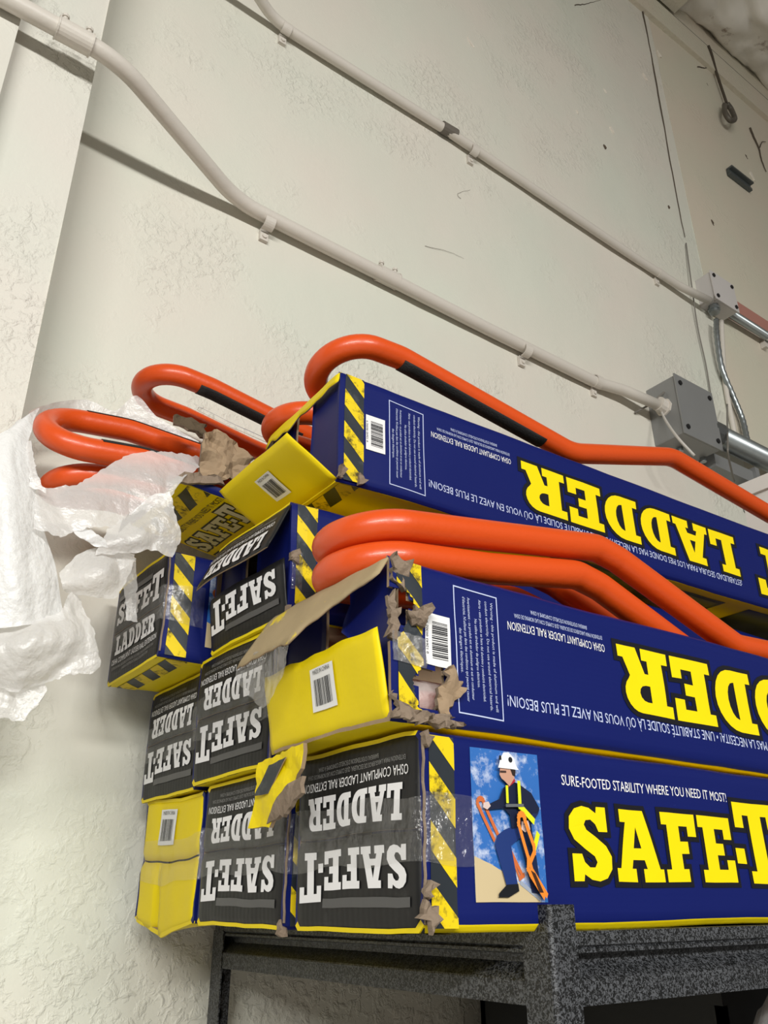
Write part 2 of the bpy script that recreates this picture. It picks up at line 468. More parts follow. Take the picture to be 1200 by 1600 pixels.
    def minor(s, side_='near', w=None, th=0, x=.006, jag=None):
        W, H = s.W, s.H; w = w or W*.42; V = []; F = []; n, m = 8, 12
        for layer in (0, 1):
            for i in range(n+1):
                for j in range(m+1):
                    z = .003+(H-.006)*j/m
                    tt = w*(jag(j/m) if jag else 1)*i/n
                    y = tt*math.cos(th) if side_ == 'near' else W-tt*math.cos(th)
                    V.append(s.wp((x-tt*math.sin(th)+.003*layer, y, z)))
        N = (n+1)*(m+1); FM = []
        for i in range(n):
            for j in range(m):
                a, b, c, e = i*(m+1)+j, (i+1)*(m+1)+j, (i+1)*(m+1)+j+1, i*(m+1)+j+1
                F += [(a, b, c, e), (N+a, N+e, N+c, N+b)]; FM += [0, 1]
        for j in range(m):
            a = n*(m+1)+j; F.append((a, a+1, N+a+1, N+a)); FM.append(1)
        return obj('side_flap', V, F, [BLUE_IN, KRAFT], s.t, FM, True)
    # ---- printed art
    def side_art_upside(s, words=True, warn=True):
        H = s.H
        s.hazard_side()
        # barcode label
        s.barcode('side', .036, .049, .0265, .046, vert=True)
        if warn:
            T = strokes([(.069, .013), (.119, .011), (.119, .124), (.069, .126)], .0011, True)
            rows = [('Warning - this product is made of aluminum and will', 1), ('conduct electricity. Do not use around electrical hazards.', 1),
                    ('Alerta - este producto se hace del aluminio y conducirá electricidad.', .93), ('No utilice alrededor de peligros eléctricos.', .62),
                    ('Avertissement - ce produit est en aluminium et est un conducteur', .93), ("d'électricité. N'utilisez pas dans des conditions qui peuvent causer", .95), ('des dangers électriques.', .4)]
            xs = [.1125, .1060, .0985, .0925, .0855, .0800, .0745]
            for (tx, ln), x in zip(rows, xs):
                L = .1*ln
                T += textfit(tx, x-.0015, .118 if ln > .7 else .068+L/2, L, .0030, -90)
            s.decal('warning_text', [(T, INKW2)], s.side)
        T = textfit('OSHA COMPLIANT LADDER RAIL EXTENSION', .264, .1045, .133, .0080, 180)
        s.decal('caption', [(T, INKW)], s.side)
        T = textfit('EXTENSIÓN PARA LARGUEROS DE ESCALERA, QUE CUMPLE CON LAS NORMAS DE OSHA', .262, .1130, .122, .0040, 180)
        T += textfit("BARREAU D'EXTENSION D'ÉCHELLE CONFORME À OSHA", .240, .1200, .078, .0040, 180)
        T += textfit('¡ESTABILIDAD SEGURA PARA LOS PIES DONDE MAS LA NECESITA! • UNE STABILITÉ SOLIDE LÀ OÙ VOUS EN AVEZ LE PLUS BESOIN!', .742, .0345, .617, .0098, 180)
        s.decal('small_lettering', [(T, INKW2)], s.side)
        f, o = slabfit('LADDER', .742, .1085, .460, .068, 180)
        s.decal('lettering', [(o, INKB), (f, YELP)], s.side)
        if s.L > .9:
            f, o = slabfit('SAFE-T', 1.24, .1085, .455, .068, 180)
            lim = s.L-.05
            s.decal('lettering', [(clip(o, 0, 0, lim), INKB), (clip(f, 0, 0, lim), YELP)], s.side)
    def hazard_side(s, x0=.007, x1=.033, phase=.012):
        s.decal('hazard_stripes', [(rect(x0, .003, x1, s.H-.003), CHAR), (hazard(x0, x1, .003, s.H-.003, .042, phase), YELH)], s.side)
    def hazard_under(s, x0=.012, x1=.038):
        T = [tuple((a, b) for a, b in t) for t in hazard(x0, x1, .004, s.W-.004, .052, .01)]
        s.decal('hazard_stripes', [(rect(x0, .004, x1, s.W-.004), CHAR), (T, YELH)], s.under)
    def barcode(s, face, x, y, wd, h, vert=True, mp=None, parent=None, rot=None, caption=False):
        T = rect(0, 0, 1, 1); B = []; rnd = random.Random(3); t = .14
        while t < .84:
            b = rnd.choice((.010, .016, .024)); B += rect(.26, t, .88, min(t+b, .86)); t += b+rnd.choice((.012, .018, .026))
        D = textfit('0 12643 00302 9', .1, .2, .62, .09, 90)
        if caption: D = textfit('MADE IN CHINA', .14, .16, .72, .1, 90)
        D = [tuple((p[0], p[1]) for p in q) for q in D]
        def tf(tt):
            o = []
            for q in tt:
                o.append(tuple(rot(a, b) if rot else (x+a*wd, y+b*h) for a, b in q))
            return o
        return s.decal('barcode_label', [(tf(T), LABEL), (tf(B), INKB), (tf(D), INKB)], mp or getattr(s, face), parent, base=.001)
    def side_art_upright(s, photo=True):
        s.hazard_side()
        if photo: s.photo(.051, .021, .077, .114)
        T = textfit('SURE-FOOTED STABILITY WHERE YOU NEED IT MOST!', .156, .1130, .243, .0088)
        s.decal('caption', [(T, INKW)], s.side)
        f, o = slabfit('SAFE-T', .158, .0365, .325, .0605)
        s.decal('lettering', [(o, INKB), (f, YELP)], s.side)
        f, o = slabfit('LADDER', .53, .0365, .43, .0605)
        s.decal('lettering', [(o, INKB), (f, YELP)], s.side)
    def end_art(s, maps, parents, flip=True, faded=False):
        """black end print, split over the two flaps; flip = printed upside down"""
        W, H = s.W, s.H
        def tf(T): return [tuple(((1-a)*W, (1-b)*H) if flip else (a*W, b*H) for a, b in t) for t in T]
        st = tf(slabfit('SAFE-T', .09, .567, .87, .215)[0]); la = tf(slabfit('LADDER', .12, .262, .76, .185)[0])
        bar = tf(rect(.07, .825, .74, .875))
        tx = tf(textfit('OSHA COMPLIANT LADDER RAIL EXTENSION', .08, .175, .86, .052)+[])
        tx2 = tf(textfit('EXTENSIÓN PARA LARGUEROS DE ESCALERA, QUE CUMPLE CON LAS NORMAS DE OSHA', .1, .125, .8, .026)+textfit("BARREAU D'EXTENSION D'ÉCHELLE CONFORME À OSHA", .3, .085, .5, .026))
        for nm, T, m in (('lettering', st, INKW), ('lettering', la, INKW), ('grey_bar', bar, INKG), ('caption', tx, INKW), ('small_lettering', tx2, INKT)):
            ym = sum(q[1] for t in T for q in t)/(3*len(T))
            k = 'top' if ym > H/2 else 'bottom'
            if maps.get(k): s.decal(nm, [(T, m)], maps[k], parents[k])
    def closed_end(s, kind='black', flip=True):
        mats = [BLACK if kind == 'black' else YEL, KRAFT]
        a, ma = s.flap('top', R(1.2), mats, y0=.0025, y1=s.W-.0015); b, mb = s.flap('bottom', R(1.0), mats, y0=.002, y1=s.W-.001)
        if kind == 'black': s.end_art({'top': ma, 'bottom': mb}, {'top': a, 'bottom': b}, flip)
        s.minor('near', s.W*.4); s.minor('far', s.W*.4)
        s.tape_seam()
        return a, b, ma, mb
    def tape_seam(s, wrap=.05):
        """clear tape over the seam, wrapping on to the near side"""
        H, W = s.H, s.W; V = []; F = []; n = 26; m = 4; hh = .024
        tot = W+wrap
        rnd = random.Random(s.seed)
        for i in range(n+1):
            d = tot*i/n
            for j in range(m+1):
                z = H/2+hh*(2*j/m-1)*(1+.08*math.sin(d*60+s.seed))
                wob = .0009+.0013*abs(noise.noise(Vector((d*40, z*70, s.seed))))
                if d <= W-.002: p = s.wp((-.0026-wob-.0015*(1-abs(2*j/m-1)), W-d, z))
                else: p = s.wp((min(0, d-W)+max(0, d-W), -.001-wob, z))
                V.append(p)
        for i in range(n):
            for j in range(m):
                a = i*(m+1)+j; F.append((a, a+m+1, a+m+2, a+1))
        return obj('packing_tape', V, F, TAPE, s.t, None, True)
    def photo(s, x, z, wd, h):
        """printed picture: a worker on a sloping roof edge holding the two rails"""
        sky = MATS.get('photo_sky')
        if not sky:
            sky = mat('photo_sky', (48, 104, 178), .35, dirt=((214, 222, 236), 34, .5, .66))
        C = lambda n, c: mat('photo_'+n, c, .4)
        g = lambda pts: [tuple(q) for q in pts]
        def T(pts): return [tuple((x+a*wd, z+b*h) for a, b in t) for t in poly2(pts)]
        def S(pts, k, cl=False): return [tuple((x+a*wd, z+b*h) for a, b in t) for t in strokes(pts, k, cl)]
        lay = [(T([(0, 0), (1, 0), (1, 1), (0, 1)]), sky),
          (T([(0, 0), (.9, 0), (.55, .14), (.22, .24), (0, .29)]), C('roof', (196, 178, 140))),
          (S([(.62, .12), (.88, .02)], .03), C('rail_grey', (150, 160, 175))),
          (S([(.27, .40)]+arc(.115, .63, .045, .028, 200, 0, 8)+[(.33, .43)], .034)+S([(.48, .345), (.64, .17)], .034)+S([(.5, .30), (.6, .15)], .024)+S([(.6, .15), (.66, .17)], .03), C('rail_far', (196, 104, 56))),
          (T([(.60, .5), (.82, .52), (.86, .3), (.9, .05), (.76, .06), (.68, .3)]), C('trouser_shade', (18, 32, 66))),
          (T([(.42, .46), (.62, .5), (.66, .42), (.5, .36), (.56, .1), (.4, .1), (.27, .36), (.31, .42)]), C('trouser', (26, 50, 110))),
          (T([(.40, .11), (.56, .115), (.57, .07), (.42, .03), (.28, .03), (.29, .055)]), C('boot', (18, 20, 26))),
          (T([(.43, .74), (.36, .66), (.18, .615), (.2, .585), (.42, .6), (.5, .56), (.52, .47), (.78, .5), (.84, .56), (.92, .58), (.95, .62), (.84, .72), (.66, .775), (.56, .79)]), C('jacket', (20, 28, 54))),
          (T([(.92, .58), (.95, .62), (.8, .5), (.74, .48), (.72, .52), (.84, .58)]), C('sleeve', (26, 38, 78))),
          (T([(.13, .63), (.2, .64), (.23, .61), (.18, .585), (.12, .6)])+T([(.66, .52), (.76, .53), (.78, .47), (.7, .45), (.65, .47)]), C('glove', (206, 186, 180))),
          (T([(.47, .735), (.6, .79), (.58, .81), (.5, .77)]), C('collar', (168, 38, 48))),
          (T([(.38, .875), (.58, .875), (.58, .81), (.5, .75), (.43, .785), (.39, .8), (.365, .825)]), C('face', (190, 146, 124))),
          (T([(.52, .875), (.6, .87), (.59, .82), (.55, .83)]), C('hair', (44, 34, 30))),
          (S([(.375, .845), (.45, .848)], .012), C('brow', (60, 44, 40))),
          (T([(.34, .87), (.64, .87), (.6, .9), (.57, .955), (.5, .985), (.43, .98), (.38, .94), (.36, .9)]), C('helmet', (236, 238, 240))),
          (T([(.35, .925), (.39, .925), (.39, .955), (.36, .955)])+T(arc(.52, .935, .03, .02, 0, 330, 10)), C('helmet_badge', (30, 32, 38))),
          (S([(.44, .735), (.44, .65)], .035)+S([(.62, .77), (.62, .62), (.8, .53)], .045)+S([(.85, .43), (.8, .36)], .05), C('harness', (214, 222, 30))),
          (S([(.42, .615), (.66, .625)], .02), C('strap', (96, 100, 104))),
          (S([(.86, .04), (.70, .17), (.665, .21), (.68, .28), (.575, .50)]+arc(.625, .535, .045, .03, 190, -10, 8)+[(.775, .36), (.775, .32), (.70, .25), (.72, .20), (.90, .05)], .040), C('rail_near', (226, 132, 44))),
          (T([(.7, .2), (.76, .18), (.86, .06), (.8, .06)]), C('rail_shade', (60, 36, 26)))]
        s.decal('photo_print', lay, s.side, mx=.012)

def inpoly(x, y, P):
    c = False; j = len(P)-1
    for i in range(len(P)):
        if (P[i][1] > y) != (P[j][1] > y) and x < (P[j][0]-P[i][0])*(y-P[i][1])/(P[j][1]-P[i][1])+P[i][0]: c = not c
        j = i
    return c

def scrap(name, pts, parent, mats, tk=.003, jag=.004, amp=.004, seed=1, nrm=None, res=.006, fm=None):
    """a ragged piece of torn board: outline of 3-D points, filled, crumpled and given thickness"""
    rnd = random.Random(seed); P = [Vector(p) for p in pts]; out = []
    c = sum(P, Vector())/len(P)
    n = Vector((0, 0, 0))
    for i in range(len(P)): n += (P[i]-c).cross(P[(i+1) % len(P)]-c)
    n.normalize()
    if nrm is not None and n.dot(Vector(nrm)) < 0: n = -n; P = P[::-1]
    for i in range(len(P)):
        a, b = P[i], P[(i+1) % len(P)]; k = max(1, int((b-a).length/res))
        for j in range(k):
            q = a+(b-a)*j/k
            out.append(q+(c-q).normalized()*rnd.uniform(-jag, jag)*.6+n*rnd.uniform(-jag, jag)*.5)
    ax = (P[1]-P[0]).normalized(); ax = (ax-n*ax.dot(n)).normalized(); ay = n.cross(ax)
    B2 = [Vector(((q-c).dot(ax), (q-c).dot(ay))) for q in out]; nb = len(B2)
    hgt = [(q-c).dot(n) for q in out]
    xs = [q.x for q in B2]; ys = [q.y for q in B2]; pts2 = list(B2); stp = res*.9
    y = min(ys)
    while y < max(ys):
        x = min(xs)
        while x < max(xs):
            q = Vector((x+rnd.uniform(-.3, .3)*stp, y+rnd.uniform(-.3, .3)*stp))
            if inpoly(q.x, q.y, B2) and min((q-b_).length for b_ in B2) > stp*.55: pts2.append(q)
            x += stp
        y += stp
    vo, _, fo, ov, _, _ = geometry.delaunay_2d_cdt(pts2, [], [list(range(nb))], 1, 1e-6)
    V = []; F = []; FM = []
    top_ = []
    for i_, q in enumerate(vo):
        p = c+ax*q.x+ay*q.y
        if ov[i_] and ov[i_][0] < nb: p = p+n*hgt[ov[i_][0]]
        p = p+n*((noise.noise(p*38+Vector((seed, 0, 0)))+.7*abs(noise.noise(p*70+Vector((seed, 3, 0)))))*amp)
        top_.append(p)
    N = len(top_); V = top_+[p-n*tk for p in top_]
    edge = {}
    for f in fo:
        f = list(f)
        F.append(tuple(f)); FM.append(0); F.append(tuple(N+k for k in reversed(f))); FM.append(len(mats)-1)
        for a, b_ in zip(f, f[1:]+f[:1]): edge[(a, b_)] = 1
    for (a, b_) in list(edge):
        if (b_, a) not in edge: F.append((b_, a, N+a, N+b_)); FM.append(len(mats)-1)
    return obj(name, V, F, mats, parent, FM)

# ================================================================== THE SETTING
WY = 1.153                      # face of the block wall
def plaster(name, rgb, strength, cover, tint=.03):
    """painted render: smooth areas broken by patches of raised knock-down texture"""
    m = bpy.data.materials.new(name); m.use_nodes = True; nt = m.node_tree; b = nt.nodes['Principled BSDF']
    L = nt.links.new; N = nt.nodes.new; c = lin(rgb)
    b.inputs['Roughness'].default_value = .55; b.inputs['Specular IOR Level'].default_value = .35
    tc = N('ShaderNodeTexCoord')
    def ns(scale, detail, rough=.5, dist=0):
        n = N('ShaderNodeTexNoise'); n.inputs['Scale'].default_value = scale; n.inputs['Detail'].default_value = detail
        n.inputs['Roughness'].default_value = rough; n.inputs['Distortion'].default_value = dist
        L(tc.outputs['Object'], n.inputs['Vector']); return n.outputs['Fac']
    def ramp(x, lo, hi):
        r = N('ShaderNodeMapRange'); r.inputs[1].default_value = lo; r.inputs[2].default_value = hi; L(x, r.inputs[0]); return r.outputs[0]
    def math_(op, a, bb):
        n = N('ShaderNodeMath'); n.operation = op
        for i_, v in enumerate((a, bb)):
            if isinstance(v, (int, float)): n.inputs[i_].default_value = v
            else: L(v, n.inputs[i_])
        return n.outputs[0]
    lumps = ramp(ns(70, 4, .55, .4), .46, .68)
    mask = ramp(ns(4.2, 3, .6), .58-cover, .72-cover)
    sp = N('ShaderNodeSeparateXYZ'); L(tc.outputs['Object'], sp.inputs[0])
    mask = math_('MAXIMUM', mask, ramp(sp.outputs[2], 2.05, 1.72))
    fine = ns(170, 3, .6)
    big = ns(9, 4, .5)
    h = math_('ADD', math_('MULTIPLY', lumps, mask), math_('ADD', math_('MULTIPLY', fine, .16), math_('MULTIPLY', big, 1.1)))
    bp = N('ShaderNodeBump'); bp.inputs['Strength'].default_value = strength; bp.inputs['Distance'].default_value = .0032
    L(h, bp.inputs['Height']); L(bp.outputs[0], b.inputs['Normal'])
    mx = N('ShaderNodeMix'); mx.data_type = 'RGBA'
    mx.inputs[6].default_value = (c[0]*(1+tint), c[1]*(1-tint*.4), c[2]*(1-tint*.3), 1); mx.inputs[7].default_value = (c[0]*(1-tint), c[1]*(1+tint*.3), c[2]*(1-tint*.2), 1)
    L(ramp(ns(2.6, 3), .35, .65), mx.inputs[0]); L(mx.outputs[2], b.inputs['Base Color'])
    return m
WALL = plaster('wall_paint', (212, 210, 199), .6, .06)
WALLR = plaster('wall_paint_beige', (207, 200, 183), .4, .0)
PILM = plaster('pilaster_paint', (210, 208, 199), .7, .12)

def grid_wall(name, x0, x1, z0, z1, y, m, nx, nz, amp=.0, depth=.25, **k):
    mb = MB(); V = []; F = []
    for i in range(nx+1):
        for j in range(nz+1):
            x = x0+(x1-x0)*i/nx; z = z0+(z1-z0)*j/nz
            d = noise.fractal(Vector((x*2.2, 3, z*2.2)), 1, 2, 4)*amp
            V.append((x, y-d, z))
    for i in range(nx):
        for j in range(nz):
            a = i*(nz+1)+j; F.append((a, a+nz+1, a+nz+2, a+1))
    mb.add(V, F)
    mb.box((x0, y+.02, z0), (x1, y+depth, z1))
    V = [(x0, y, z0), (x0, y+.03, z0), (x0, y+.03, z1), (x0, y, z1), (x1, y, z0), (x1, y+.03, z0), (x1, y+.03, z1), (x1, y, z1)]
    mb.add(V, [(0, 3, 2, 1), (4, 5, 6, 7)])
    return mb.build(name, m, None, True, kind='structure', **k)
FZ = -1.85; CZ = 3.9
wall = grid_wall('wall_back', .05, 2.172, FZ, CZ, WY, WALL, 120, 200, .004, label='off-white painted wall behind the shelf')
wall2 = grid_wall('wall_right', 2.178, 9, FZ, CZ, WY+.003, WALLR, 60, 80, .004, label='beige painted wall panel right of the joint')
mb = MB(); mb.box((2.168, WY+.006, FZ), (2.182, WY+.03, CZ)); mb.build('trim_1', mat('joint_dark', (96, 86, 72), .9), None, kind='structure', label='dark vertical joint between the wall panels')
# stepped pilaster at the left
pil = grid_wall('wall_left', -3, .162, FZ, CZ, 1.034, PILM, 60, 120, .004, .11, label='rough painted pilaster standing out left of the wall')
pil2 = grid_wall('wall_front_left', -3, .039, FZ, CZ, 1.006, PILM, 40, 120, .003, .02, label='outer step of the painted pilaster')
mb = MB(); mb.box((-9, -12, FZ-.1), (9, 1.6, FZ)); mb.build('floor', mat('concrete_floor', (150, 147, 140), .6, var=.1), None, kind='structure', label='grey concrete warehouse floor')
# upper ledger band, ceiling
mb = MB(); mb.box((1.2, WY-.016, 3.26), (9, WY+.03, 3.405)); mb.box((1.2, WY-.004, 3.42), (9, WY+.03, 3.9))
mb.build('trim_2', WALLR, None, kind='structure', label='beige ledger band along the top of the wall')
mb = MB(); mb.box((1.2, WY-.012, 3.404), (9, WY-.002, 3.421)); mb.build('trim_3', mat('black_gap', (20, 18, 16), .9), None, kind='structure', label='black gap above the ledger band')
mb = MB(); mb.box((-9, -2.0, CZ), (9, 1.6, CZ+.1)); mb.build('ceiling', mat('ceiling_board', (186, 178, 164), .8, var=.2), None, kind='structure', label='dim warehouse ceiling')

# cracks on the wall
def crack(pts, r=.0025, parent=wall, col=(84, 74, 62), y=WY, name='crack', taper=True):
    P = catmull([aty(px, py, y-.001) for px, py in pts], 6)
    P = [p+Vector((random.uniform(-1, 1), 0, random.uniform(-1, 1)))*.0015 for p in P]
    rr = [r*(1-.7*i/len(P)) for i in range(len(P))] if taper else r
    V, F = sweep(P, rr, 5)
    return obj(name, V, F, mat('crack_dark', col, .9), parent)
crack([(1001, 0), (1004, 14), (1006, 20)], .006); crack([(1003, 12), (1020, 100), (1038, 200), (1056, 300), (1070, 370)], .0034); crack([(1006, 18), (1030, 14), (1048, 2)], .0035)
crack([(1172, 200), (1178, 215), (1186, 232), (1190, 250), (1197, 268)], .005, wall2); crack([(1186, 232), (1191, 222), (1197, 222)], .003, wall2)
crack([(1090, 104), (1102, 106), (1112, 103)], .0025, wall2)
crack([(898, 8), (916, 6), (938, 0)], .002)
crack([(720, 311), (716, 303), (735, 296)], .0005); crack([(665, 385), (700, 393), (725, 404)], .0005)
crack([(130, 1052), (110, 1066), (88, 1060)], .001)
# paint chips / plaster lumps
def chip(px, py, s, ang, m, y=WY, parent=wall, name='plaster_chip'):
    c = aty(px, py, y); pts = []; rnd = random.Random(int(px*7+py))
    for k in range(9):
        a = 2*math.pi*k/9; rr = s*rnd.uniform(.6, 1.1); q = Vector((rr*math.cos(a), 0, .4*rr*math.sin(a)))
        q = Matrix.Rotation(ang, 3, 'Y')@q; pts.append(c+q+Vector((0, -.002, 0)))
    scrap(name, pts, parent, [m], .004, .002, .002, seed=int(px), nrm=(0, -1, 0), res=.02)
PCH = mat('plaster_pale', (226, 218, 206), .7, bump=.5, bscale=80)
PDK = mat('plaster_pit', (92, 80, 68), .9)
for a in ((735, 68, .022, .9), (1008, 120, .018, 1.1), (945, 143, .012, 1), (956, 204, .02, 1.1), (902, 175, .008, 1), (1030, 85, .02, 1.1)): chip(*a, PCH)
for a in ((945, 230, .010, 1.2), (1045, 324, .009, 1.2)): chip(*a, PDK)
for a in ((1113, 348, .014, 1.2), (1166, 245, .012, 1), (1104, 132, .01, 1), (1078, 52, .03, .8)): chip(*a, PDK, WY+.003, wall2)
for a in ((1175, 275, .03, 1), (1030, 85, .02, 1)): chip(*a, PCH, WY+.003, wall2)

# ================================================================== ELECTRICAL
def ring(mb, c, axis, r, w, n=18, m=0):
    mb.tube([c-axis*w/2, c+axis*w/2], r, n, m)
def conduit(name, path, r, m, label, straps=(), couplings=(), collar=None, group=None):
    t = thing(name, path[0], label, 'conduit', group)
    V, F = sweep(path, r, 20); obj('pipe', V, F, m, t, None, True)
    for p in straps:
        mb = MB(); p = Vector(p); ax = Vector((1, 0, 0)); V = []; F = []
        n = 14; wd = .011
        for k in range(n+1):
            a = R(-100+200*k/n)
            for s in (-wd, wd):
                for rr in (r+.0005, r+.003):
                    V.append(p+Vector((s, -rr*math.cos(a), rr*math.sin(a))))
        for k in range(n):
            a = k*4
            F += [(a+1, a+5, a+7, a+3), (a, a+2, a+6, a+4), (a, a+4, a+5, a+1), (a+2, a+3, a+7, a+6)]
        mb.add(V, F); mb.box(p+Vector((-wd*.8, min(WY-p.y-.005, .010), -r-.022)), p+Vector((wd*.8, WY-p.y, -r+.004)))
        sb = mb.build('strap', WHITEP, t, False)
        m2 = MB(); m2.tube([p+Vector((0, WY-p.y-.004, -r-.012)), p+Vector((0, WY-p.y-.011, -r-.012))], .005, 10); m2.build('screw', WHITEP, sb)
    for (p, ax, ln) in couplings:
        p = Vector(p); ax = Vector(ax).normalized(); mb = MB()
        mb.tube([p-ax*ln/2, p+ax*ln/2], r+.0032, 22)
        for s in (-.5, .5): mb.tube([p+ax*ln*s*.98, p+ax*(ln*s*.98+.004*s)], r+.0045, 22)
        sb = mb.build('coupling', WHITEP, t, False)
        for s in (-.36, .36):
            m2 = MB(); b = p+ax*ln*s+Vector((0, -.004, 0)); m2.tube([b+Vector((0, 0, r)), b+Vector((0, 0, r+.012))], .004, 8); m2.tube([b+Vector((0, 0, r+.009)), b+Vector((0, 0, r+.014))], .006, 8)
            m2.build('screw', WHITEP, sb)
    return t
# lower conduit: from the pilaster, offset bend back to the wall, to the grey box
CR = .0148; cy = WY-.018
zc = 1.238
path = [Vector((-2.6, .985, zc)), Vector((.185, .985, zc)), Vector((.47, 1.128, 1.222)), aty(760, 513, cy), aty(930, 597, cy), aty(975, 610, cy-.012), aty(1036, 636, cy-.03)]
path = fillet(path, [.1, .22, .22, .6, .12, .15, .1], 10)
conduit('electrical_conduit', path, CR, WHITEP, 'lower white painted conduit with the offset bend around the pilaster',
        straps=[aty(418, 348, cy), aty(820, 548, cy), aty(932, 597, cy)], couplings=[((.115, .985, zc), (1, 0, 0), .052), (aty(605, 433, cy), (1, 0, -.008), .05)])
# upper conduit
up_path = [Vector((-2.6, .985, 1.812)), Vector((.225, .985, 1.812)), Vector((.51, 1.130, 1.806)), aty(450, 47, cy), aty(700, 205, cy), aty(1000, 408, cy), aty(1060, 446, cy-.004), aty(1108, 470, cy-.02)]
up_path = fillet(up_path, [.1, .22, .22, .3, .3, .3, .2, .1], 8)
conduit('electrical_conduit', up_path, .0125, WHITEP, 'upper white painted conduit running straight to the small junction box',
        straps=[aty(446, 46, cy), aty(739, 236, cy), aty(1030, 428, cy)], couplings=[])
mb = MB(); c0 = aty(702, 200, cy-.003); mb.tube([aty(690, 198, cy), aty(712, 211, cy)], .0155, 14)
mb.build('conduit_knockout_fitting', mat('dark_fitting', (104, 98, 90), .6), None, label='dark fitting on the middle of the upper white conduit', cat='fitting')

# large grey junction box
def jbox(name, x0, x1, y0, y1, z0, z1, label, m):
    t = thing(name, ((x0+x1)/2, y1, z0), label, 'junction box')
    mb = MB(); mb.box((x0, y0, z0), (x1, y1, z1)); b = mb.build('housing', m, t)
    bv = b.modifiers.new('bevel', 'BEVEL'); bv.width = .004; bv.segments = 2
    mb = MB(); mb.box((x0-.003, y0-.004, z0-.003), (x1+.003, y0-.0005, z1+.003)); mb.build('cover', m, t)
    s = MB()
    for fx in (.1, .9):
        for fz in (.12, .88):
            sc_ = MB(); p = Vector((x0+(x1-x0)*fx, y0-.004, z0+(z1-z0)*fz)); sc_.tube([p, p+Vector((0, -.004, 0))], .007, 10); sc_.build('screw', mat('dark_steel', (50, 50, 52), .4, metal=.6), t)
    return t, b
GX0, GX1, GY0, GZ0, GZ1 = 1.733, 1.897, 1.061, 1.108, 1.288
gj, gb = jbox('junction_box', GX0, GX1, GY0, WY+.002, GZ0, GZ1, 'large grey junction box where the lower white conduit ends', GREYBOX)
for px, py in ((1062, 700), (1098, 716)):
    mb = MB(); p = atz(px, py, GZ0); mb.tube([p, p-Vector((0, 0, .012))], .009, 10); mb.build('locknut', GALV, gj)
mb = MB(); e = path[-1]; mb.tube([e+Vector((-.02, 0, .004)), e+Vector((.03, 0, -.004))], .020, 14); mb.tube([e+Vector((.0, 0, 0)), e+Vector((.012, 0, 0))], .025, 8); mb.build('connector', WHITEP, gj)
# small junction box
uj, ub = jbox('junction_box', 2.11, 2.235, WY-.055, WY+.004, 1.755, 1.865, 'small white junction box at the end of the upper conduit', mat('box_white', (196, 192, 190), .5))
mb = MB(); p = Vector((2.14, WY-.028, 1.757)); mb.tube([p, p-Vector((0, 0, .03))], .016, 12); mb.tube([p-Vector((0, 0, .012)), p-Vector((0, 0, .02))], .020, 8); mb.build('connector', GALV, uj)
mb = MB(); p = aty(1116, 452, WY-.05); mb.tube([p, aty(1117, 470, WY-.058)], .003, 6); mb.build('tie_wire', mat('wire_grey', (120, 116, 110), .5), uj)
# conduit leaving the boxes to the right
p1 = Vector((2.23, WY-.028, 1.773)); conduit('electrical_conduit', [p1, p1+Vector((1.6, 0, -.01))], .0145, GALV, 'bare galvanized conduit leaving the small junction box', straps=[Vector((2.46, WY-.028, 1.7715))])
p1 = Vector((1.93, WY-.062, 1.185)); conduit('electrical_conduit', [p1, p1+Vector((1.8, 0, .0))], .032, GALV, 'thick bare galvanized conduit leaving the large grey box')
mb = MB(); mb.tube([p1+Vector((-.035, 0, 0)), p1+Vector((.015, 0, 0))], .036, 12); mb.build('connector', mat('connector_steel', (96, 98, 98), .4, metal=.4), gj)
# steel strut under the thick conduit
mb = MB(); mb.box((1.93, WY-.05, 1.09), (2.115, WY, 1.13)); mb.box((2.115, WY-.06, 1.02), (2.135, WY, 1.14)); mb.build('wall_strut', GREYBOX, None, label='short grey steel strut below the thick galvanized conduit', cat='bracket')
# flexible conduit between the boxes
fp = catmull([aty(1119, 500, WY-.028), aty(1120, 525, WY-.028), aty(1128, 575, WY-.02), aty(1146, 620, WY-.016), aty(1160, 655, WY-.016), aty(1168, 690, WY-.02), aty(1172, 705, WY-.02)], 12)
rr = [.0085+.0008*math.sin(i*2.2) for i in range(len(fp))]
V, F = sweep(fp, rr, 12); obj('flexible_conduit', V, F, GALV, None, None, True, label='thin grey flexible conduit curving down from the small junction box', cat='conduit')
V, F = sweep(catmull([aty(1127, 502, WY-.012), aty(1129, 545, WY-.01), aty(1133, 600, WY-.008), aty(1150, 690, WY-.008)], 8), .008, 10)
obj('cable', V, F, WHITEP, None, None, True, label='white painted cable behind the flexible conduit', cat='cable')
# loose wires
WIRE = mat('wire_grey', (120, 116, 110), .5)
V, F = sweep(catmull([aty(1033, 643, GY0+.05), aty(1042, 660, GY0+.02), aty(1060, 685, GY0-.03), aty(1085, 712, GY0-.05)], 8), .0035, 8)
obj('tie_wire', V, F, mat('wire_white', (190, 186, 180), .5), None, None, True, label='pale wire looped from the conduit connector across the grey box', cat='wire')
V, F = sweep([aty(992, 645, WY-.005), aty(1012, 634, WY-.03), aty(1038, 613, WY-.06)], .003, 6)
obj('tie_wire', V, F, WIRE, None, None, True, label='short dark wire sticking out behind the lower conduit end', cat='wire')
V, F = sweep(catmull([aty(1072, 380, WY-.004), aty(1080, 440, WY-.012), aty(1090, 510, WY-.008), aty(1103, 570, WY-.006), aty(1112, 625, WY-.006)], 8), .0022, 6)
obj('cable', V, F, WIRE, None, None, True, label='thin dark cable hanging down the wall joint', cat='cable')
V, F = sweep(catmull([aty(1136, 632, WY-.03), aty(1137, 690, WY-.11), aty(1138, 712, WY-.11), aty(1147, 752, WY-.05)], 8), .0028, 6)
